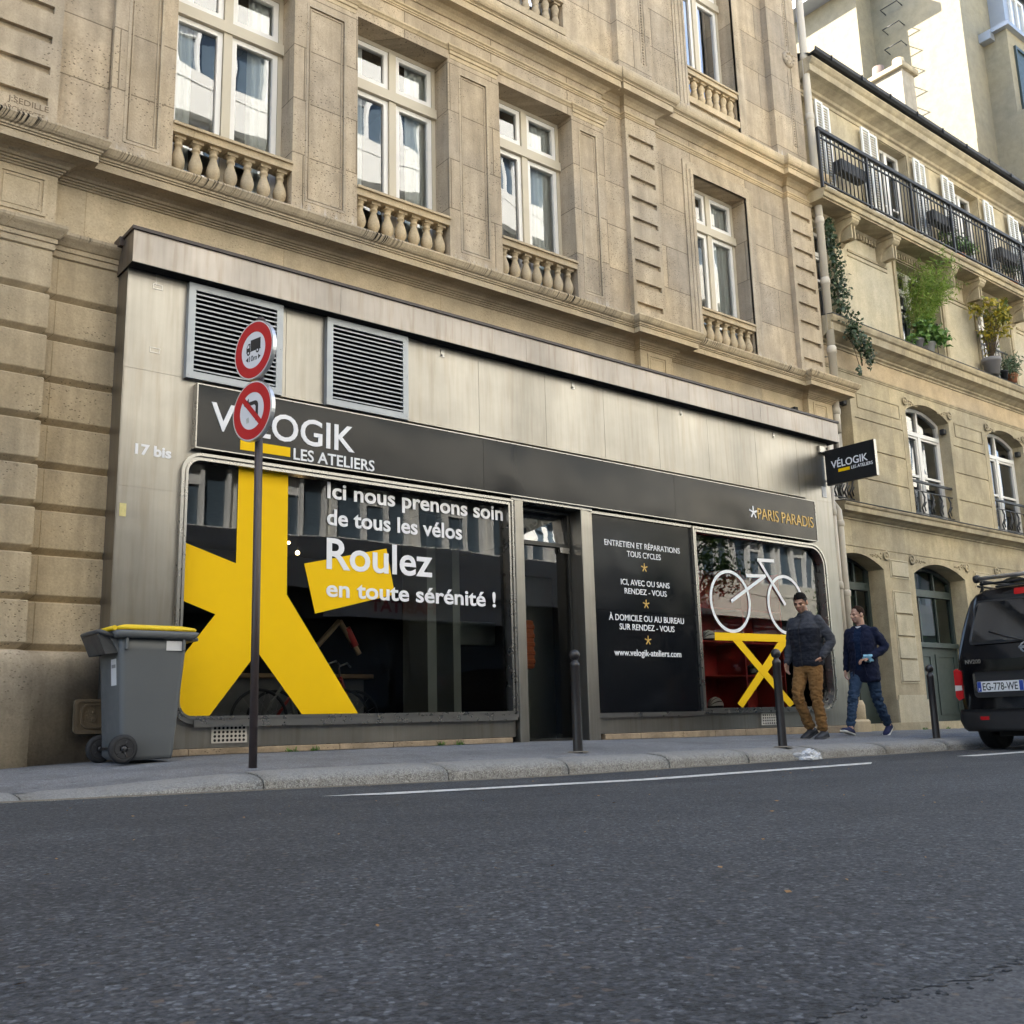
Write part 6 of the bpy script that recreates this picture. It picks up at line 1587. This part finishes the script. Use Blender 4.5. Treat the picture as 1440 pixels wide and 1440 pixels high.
    # shoes
    for nm in 'lr':
        an = J['an_'+nm]; to = J['to_'+nm]; d = (to-an); fl_ = Vector((d.x, d.y, 0)).normalized(); dn = d.normalized(); sd_ = Vector((-fl_.y, fl_.x, 0)); upv = dn.cross(sd_)*-1
        upv = sd_.cross(dn)*-1 if (sd_.cross(dn)).z < 0 else sd_.cross(dn)
        heel = an-dn*.06*k-upv*.02*k
        for part, mt, sec in (('shoe', mats['shoe'], [(-.01, .032, .05), (.02, .038, .075), (.07, .040, .085), (.12, .042, .062), (.18, .046, .046), (.235, .042, .036), (.265, .026, .022)]), ('sole', mats['sole'], [(-.015, .034, .02), (.05, .04, .02), (.13, .043, .02), (.2, .05, .02), (.25, .044, .02), (.275, .026, .018)])):
            mb = MB(); ids = []
            for t, hw, hh in sec:
                ring = []
                for q in range(14):
                    a = 2*math.pi*q/14; zz = math.sin(a); lift = hh*max(0, zz)**.8 if part == 'shoe' else 0
                    z0_ = -.055
                    if part == 'shoe': off = z0_+.014+lift+(.0 if zz > 0 else .0)
                    else: off = z0_+(.018 if zz > 0 else -.006)
                    ring.append(heel+dn*t*k+sd_*hw*math.cos(a)*k+upv*off*k)
                ids.append(mb.add(ring))
            for a, b_ in zip(ids[:-1], ids[1:]):
                for q in range(14): mb.face((a+q, a+(q+1) % 14, b_+(q+1) % 14, b_+q), 0, True)
            mb.face([ids[0]+q for q in range(14)]); mb.face([ids[-1]+q for q in range(14)])
            if part == 'shoe': par = build('shoe', mb, mt, body)
            else: build('sole', mb, mt, par)
    return p, J, body, hp
m_eye = plain('dark_eye', (.02, .015, .012), .5, spec=.2)
sk1 = [skinmat('skin_tan', (.40, .22, .145)), skinmat('lips', (.34, .15, .11)), skinmat('stubble_skin', (.29, .17, .12))]
sk2 = [skinmat('skin_fair', (.46, .27, .19)), skinmat('lips_fair', (.38, .18, .14)), skinmat('stubble_fair', (.36, .22, .165))]
m_hair1 = plain('dark_hair', (.008, .007, .006), .85, var=.6, vscale=120, bump=.6, bscale=220, spec=.1); m_hair1s = plain('greying_hair', (.04, .038, .036), .85, var=.7, vscale=160, bump=.6, bscale=220, spec=.1)
m_hair2 = plain('brown_hair', (.025, .014, .009), .85, var=.6, vscale=120, bump=.6, bscale=220, spec=.1)
m_jk_dark = cloth('dark_quilted_cloth', (.016, .018, .026), quilt=62, rough=.8); m_jk_grey = cloth('grey_padded_cloth', (.052, .055, .066), quilt=62, rough=.85)
m_zip = plain('zip_black', (.008, .008, .01), .4)
m_chino = cloth('brown_chino', (.19, .10, .036), var=.16, bsc=500); m_jean = cloth('blue_denim', (.028, .052, .10), var=.3, bsc=600)
m_coat = cloth('navy_coat_cloth', (.010, .014, .036), bsc=450); m_knit = cloth('navy_knit', (.007, .018, .05), bsc=220); m_shirt = cloth('white_shirt', (.7, .7, .72))
m_shoe1 = plain('dark_shoe', (.02, .022, .028), .6); m_sole1 = plain('dark_sole', (.035, .035, .04), .7); m_shoe2 = cloth('blue_canvas', (.03, .035, .09)); m_sole2 = plain('white_sole', (.6, .6, .58), .6)
joints_palm = {'l': lambda p: -p.L, 'r': lambda p: p.L}
joints_thumb = {'l': -1, 'r': -1}; joints_curl = {'l': .55, 'r': .5}
g1 = zp(10.62, -1.05)
make_person('man in a grey and black padded jacket and brown trousers, walking with head bowed', (10.62, -1.05, g1), (-.99, -.06), 1.77,
    dict(sh_l=(0, .172, 1.385), sh_r=(0, -.172, 1.385), el_l=(-.10, .285, 1.13), el_r=(-.04, -.245, 1.13), wr_l=(.02, .205, .945), wr_r=(.05, -.255, .90), ha_l=(.02, .15, .86), ha_r=(.08, -.255, .80),
         hip_l=(0, .088, .88), hip_r=(0, -.088, .88), kn_l=(.04, .095, .47), kn_r=(.165, -.085, .49), an_l=(-.05, .095, .085), an_r=(-.05, -.07, .115), to_l=(.13, .115, .062), to_r=(.125, -.09, .06)),
    ((.055, -.005, 1.60), R(10), R(-20)), dict(skin=sk1, eye=m_eye, hair=m_hair1, hair_side=m_hair1s, trousers=m_chino, collar=m_jk_grey, shoe=m_shoe1, sole=m_sole1),
    [(.835, .0, .165, .115), (.86, .0, .185, .135), (.90, .0, .19, .142), (1.0, .0, .188, .14), (1.12, .005, .195, .145), (1.25, .01, .205, .148), (1.33, .0, .205, .135), (1.385, -.008, .19, .112), (1.425, -.012, .145, .092), (1.46, -.012, .095, .078), (1.50, -.008, .068, .07)],
    [(.76, 0, .13, .10), (.82, 0, .165, .12), (.90, 0, .165, .12), (.97, 0, .15, .11)], 'pedestrians on the pavement', [m_jk_grey, m_jk_dark, m_zip],
    lambda f, l, z: 2 if (f > .06 and abs(l) < .008 and z < 1.45) else (0 if (z > 1.285 or abs(l) > .195+.03*(z-1)) else 1), .062)
joints_palm = {'l': lambda p: Vector((0, 0, -1)), 'r': lambda p: p.L}
joints_thumb = {'l': 1, 'r': -1}; joints_curl = {'l': .75, 'r': .6}
g2 = zp(12.12, -.85)
P2, J2, body2, hp2 = make_person('man in a dark navy coat and blue jeans, striding and looking sideways at his companion', (12.12, -.85, g2), (-.985, -.13), 1.70,
    dict(sh_l=(0, .172, 1.385), sh_r=(0, -.172, 1.385), el_l=(-.13, .275, 1.15), el_r=(-.07, -.25, 1.13), wr_l=(.15, .13, 1.0), wr_r=(-.03, -.275, .88), ha_l=(.24, .06, .985), ha_r=(-.01, -.28, .78),
         hip_l=(0, .088, .88), hip_r=(0, -.088, .88), kn_l=(-.12, .09, .46), kn_r=(.23, -.09, .50), an_l=(-.39, .085, .13), an_r=(.37, -.095, .10), to_l=(-.22, .10, .055), to_r=(.545, -.11, .135)),
    ((.04, -.01, 1.605), R(-30), R(-6)), dict(skin=sk2, eye=m_eye, hair=m_hair2, hair_side=m_hair2, trousers=m_jean, collar=m_shirt, shoe=m_shoe2, sole=m_sole2),
    [(.70, -.01, .185, .13), (.73, -.01, .20, .145), (.85, .0, .198, .145), (1.0, .0, .188, .138), (1.12, .005, .19, .14), (1.25, .01, .20, .142), (1.33, .0, .203, .13), (1.385, -.008, .188, .108), (1.425, -.012, .14, .088), (1.455, -.014, .09, .074), (1.47, -.014, .07, .066)],
    [(.72, 0, .13, .10), (.82, 0, .16, .115), (.90, 0, .16, .115), (.97, 0, .15, .11)], 'pedestrians on the pavement', [m_coat, m_knit],
    lambda f, l, z: 1 if (f > .07 and abs(l+.01) < .03+.05*max(0, (z-.95))*1.6 and z > .86 and z < 1.5) else 0, .056, True, (.30, .66))
# blue face mask looped on the wrist
wq = J2['wr_l']; hd2 = J2['ha_l']; dd = (hd2-wq).normalized(); cc = wq-dd*.03+Vector((0, 0, -.0))
mb = MB(); n = 6
pts = [[cc+P2.F*.05+P2.L*(.0+.016*math.sin(q*2.2))+Vector((0, 0, .05-.022*q))+P2.F*(.02*math.sin(q*1.3))+(P2.L*(-.06+.019*w_)+P2.F*.012*math.cos(w_*1.7)) for w_ in range(7)] for q in range(5)]
ids = [mb.add(r_) for r_ in pts]
for a, b_ in zip(ids[:-1], ids[1:]):
    for q in range(6): mb.face((a+q, a+q+1, b_+q+1, b_+q), 0, True)
mb.tube([pts[0][0], cc+Vector((0, 0, .05)), cc-P2.F*.045, cc+Vector((0, 0, -.05)), pts[4][0]], .0025, 5)
tag(build('face_mask', mb, plain('pale_blue_mask', (.28, .55, .72), .8, var=.05), None, tuple(cc)), 'pale blue paper face mask hanging from the wrist of the man in navy', 'face mask')
# ------------------------------------------------------------------ plants
def leafmat(name, a, b, tr=.25):
    m, nt, bs = newmat(name)
    g = nd(nt, 'NewGeometry')
    c = mixc(nt, g.outputs['Random Per Island'], a, b)
    nt.links.new(c, bs.inputs['Base Color']); bs.inputs['Roughness'].default_value = .5
    t = nd(nt, 'BsdfTranslucent', {'Color': c}); mx = nd(nt, 'MixShader', {0: tr, 1: bs.outputs[0], 2: t.outputs[0]})
    nt.links.new(mx.outputs[0], nt.nodes['Material Output'].inputs[0])
    return m
def leaf(mb, p, d, n, ln, wd, droop=.25):
    d = d.normalized(); s = d.cross(n).normalized(); n = s.cross(d)
    a = p; b = p+d*ln*.4+s*wd; c = p+d*ln-n*ln*droop; e = p+d*ln*.4-s*wd; m_ = p+d*ln*.45-n*ln*droop*.15
    i = mb.add([a, b, c, e, m_]); mb.face((i, i+1, i+4), 0); mb.face((i+1, i+2, i+4), 0); mb.face((i+2, i+3, i+4), 0); mb.face((i+3, i, i+4), 0)
def rv3(r): 
    while True:
        v = Vector((r.uniform(-1, 1), r.uniform(-1, 1), r.uniform(-1, 1)))
        if .05 < v.length < 1: return v.normalized()
m_ivy = leafmat('ivy_leaf', (.012, .030, .012), (.06, .10, .04)); m_bamb = leafmat('bamboo_leaf', (.10, .19, .025), (.30, .40, .07), .4)
m_brd = leafmat('broad_green_leaf', (.05, .13, .02), (.16, .27, .05)); m_yleaf = leafmat('yellowing_leaf', (.09, .13, .03), (.50, .38, .03)); m_sm = leafmat('grey_green_leaf', (.04, .08, .04), (.12, .17, .09))
m_stem = plain('brown_stem', (.10, .07, .04), .8)
pr = random.Random(77)
t = thing('climbing_ivy', 'dark green ivy hanging down the wall beside the corner downpipe', 'ivy', (13.95, .1, 6.0))
spine = [((13.78, 8.05), .10), ((13.82, 7.8), .16), ((13.86, 7.5), .20), ((13.90, 7.2), .23), ((13.92, 6.9), .25), ((13.93, 6.6), .26), ((13.98, 6.35), .26), ((14.10, 6.15), .24), ((14.28, 6.05), .18), ((14.40, 5.93), .14), ((14.42, 5.75), .11)]
mb = MB()
for k in range(1500):
    q = pr.random()*(len(spine)-1); i = int(q); f = q-i
    (x0, z0), r0_ = spine[i]; (x1, z1), r1_ = spine[i+1]; r = r0_+(r1_-r0_)*f
    if i >= 7 and pr.random() < .45: continue
    a = rv3(pr)*r*pr.uniform(.3, 1.1); c = Vector((x0+(x1-x0)*f+a.x, .10+a.y*.6-(.12 if z0 < 6.6 else 0), z0+(z1-z0)*f+a.z))
    leaf(mb, c, rv3(pr)+Vector((0, -.5, -.7)), rv3(pr)+Vector((0, -1, .3)), pr.uniform(.045, .085), pr.uniform(.018, .034))
for k in range(14): leaf(mb, Vector((14.08+pr.uniform(-.06, .06), -.05, 5.55+pr.uniform(-.06, .06))), rv3(pr), Vector((0, -1, .2)), .07, .03)
build('foliage', mb, m_ivy, t)
mb = MB(); mb.tube([(x, .12, z) for (x, z), r in spine], .012, 6); mb.tube([(14.0, .1, 6.3), (14.04, .0, 5.9), (14.08, -.05, 5.55)], .006, 5); build('stem', mb, m_stem, t)
t = thing('bamboo_plant', 'bright feathery potted bamboo filling a window above the first-floor cornice', 'potted plant', (16.5, .2, 6.46))
mb = MB(); ms = MB()
for s_ in range(46):
    bx = 16.42+pr.uniform(-.2, .2); by = .22+pr.uniform(-.08, .08); ang = pr.uniform(-.30, 1.0); h = pr.uniform(1.0, 2.0); out = pr.uniform(-.1, .75)
    P = []
    for q in range(9):
        tt = q/8; P.append(Vector((bx+ang*.95*tt**1.35*h*.62, by-out*tt**1.3*h*.38, 6.62+h*(tt-.22*tt**3*(abs(ang)+.4)))))
    ms.tube(P, [.006*(1-.7*q/8) for q in range(9)], 5, 0)
    for k in range(int(60*h)):
        tt = pr.uniform(.22, 1.0); q = min(7, int(tt*8)); c = P[q].lerp(P[q+1], tt*8-q)
        tw = rv3(pr); tw.z *= .5; c = c+tw*pr.uniform(0, .16)
        leaf(mb, c, rv3(pr)+Vector((.2, -.2, -.35)), rv3(pr)+Vector((0, 0, .8)), pr.uniform(.07, .14), pr.uniform(.006, .011), .35)
build('foliage', mb, m_bamb, t); build('stem', ms, plain('bamboo_cane', (.25, .22, .06), .6), t)
mb = MB(); mb.lathe([(.14, 0), (.17, .2), (.19, .22), (.19, .25), (.16, .25), (.15, .2)], (16.45, .22, 6.47), 18); build('pot', mb, m_gpot, t)
def potplant(name, label, x, y, z, pr_, ph, pm, lm, n, cw, chh, lw, ln, seed, cz):
    t = thing(name, label, 'potted plant', (x, y, z), 'pots on the neighbour ledge')
    mb = MB(); mb.lathe([(pr_*.7, 0), (pr_*.92, ph*.75), (pr_*1.05, ph*.78), (pr_*1.05, ph), (pr_*.88, ph), (pr_*.85, ph*.85)], (x, y, z), 18); build('pot', mb, pm, t)
    r = random.Random(seed); mb = MB(); ms = MB()
    cl_ = [(Vector((x, y, z+cz))+Vector((r.uniform(-1, 1)*cw, r.uniform(-.8, .3)*cw, r.uniform(-1, 1)*chh))) for _ in range(max(4, n//45))]
    for c in cl_: ms.tube([(x, y, z+ph*.8), ((x+c.x)/2+r.uniform(-.04, .04), (y+c.y)/2, z+ph+(c.z-z-ph)*.5), c], [.008, .006, .003], 5)
    for k in range(n):
        c = r.choice(cl_)+rv3(r)*r.uniform(.02, .17); leaf(mb, c, rv3(r)+Vector((0, -.3, -.2)), rv3(r)+Vector((0, -.6, .6)), r.uniform(.7, 1.2)*ln, r.uniform(.7, 1.2)*lw)
    build('foliage', mb, lm, t); build('stem', ms, m_stem, t)
potplant('leafy_plant', 'low broad-leaved plant in a white pot under the feathery bamboo', 16.62, .12, 6.45, .12, .17, plain('white_pot', (.6, .6, .58), .5), m_brd, 420, .30, .14, .03, .11, 5, .30)
potplant('leafy_plant', 'broad-leaved green plant in a grey pot beside the white pot, under the bamboo', 16.25, .12, 6.45, .11, .15, m_gpot, m_brd, 260, .16, .14, .03, .10, 15, .30)
potplant('yellow_shrub', 'tall shrub with yellowing leaves in a big grey pot on the ledge', 18.80, .06, 6.45, .17, .32, m_gpot, m_yleaf, 900, .42, .42, .028, .10, 6, .98)
potplant('small_plant', 'small bushy plant in a terracotta pot at the ledge end', 19.58, .06, 6.45, .11, .17, m_ter, m_sm, 380, .16, .12, .012, .09, 7, .33)
potplant('small_plant', 'tiny plant in a dark pot between the grey and terracotta pots', 19.25, .06, 6.45, .08, .17, m_black, m_sm, 160, .10, .10, .012, .08, 8, .28)
for k, x in enumerate((17.75, 18.1, 18.5, 20.2)):
    potplant('balcony_plant', ('broad-leaved balcony plant in a grey pot behind the iron bars, nearest the bamboo', 'grey-green balcony plant in a terracotta pot, middle of the three together behind the bars', 'broad-leaved balcony plant in a grey pot behind the bars, next to the second flower box', 'lone grey-green balcony plant in a terracotta pot by the curled end grille')[k], x, .12, 8.5, .14, .2, m_ter if k % 2 else m_gpot, m_sm if k % 2 else m_brd, 220, .16, .16, .02, .09, 30+k, .42)
# weeds in the joint under the sill
mb = MB(); wr = random.Random(4)
for x in (4.33, 4.56, 5.95, 6.15, 15.3, 16.0):
    for k in range(26): leaf(mb, Vector((x+wr.uniform(-.05, .05), -.045 if x < 10 else .2, zp(x, -.04))), rv3(wr)+Vector((0, -.3, .9)), rv3(wr), wr.uniform(.02, .06), .006)
tag(build('weeds', mb, m_brd), kind='stuff')
# street tree across the road (mirrored in the right-hand glass)
def tree(x, y, label, seed):
    r = random.Random(seed); t = thing('street_tree', label, 'tree', (x, y, zr(x)), 'trees across the street'); z0 = zr(x)
    mt = MB(); mt.tube([(x, y, z0), (x+.05, y, z0+1.5), (x, y+.05, z0+3.0), (x+.1, y, z0+4.6)], [.13, .11, .09, .05], 10)
    cls = []
    for k in range(16):
        a = r.uniform(0, 6.28); h = r.uniform(2.6, 5.6); rr_ = r.uniform(.5, 1.6); c = Vector((x+rr_*math.cos(a), y+rr_*math.sin(a)*.8, z0+h)); cls.append(c)
        mt.tube([(x, y, z0+min(h-.5, 3.6)), (x+(c.x-x)*.5, y+(c.y-y)*.5, z0+h-.3), c], [.05, .03, .012], 6)
    build('trunk', mt, plain('bark', (.10, .08, .06), .9, var=.3, vscale=20), t)
    mb = MB()
    for k in range(3200):
        c = r.choice(cls)+rv3(r)*r.uniform(.05, .75); leaf(mb, c, rv3(r), rv3(r)+Vector((0, 0, .7)), r.uniform(.08, .14), r.uniform(.03, .05))
    build('crown', mb, m_brd, t)
tree(22.5, -11.0, 'leafy street tree across the road, mirrored in the bicycle sticker window', 3)
tree(31.0, -11.0, 'leafy street tree farther along the far pavement, mirrored in the green shop panes', 8)
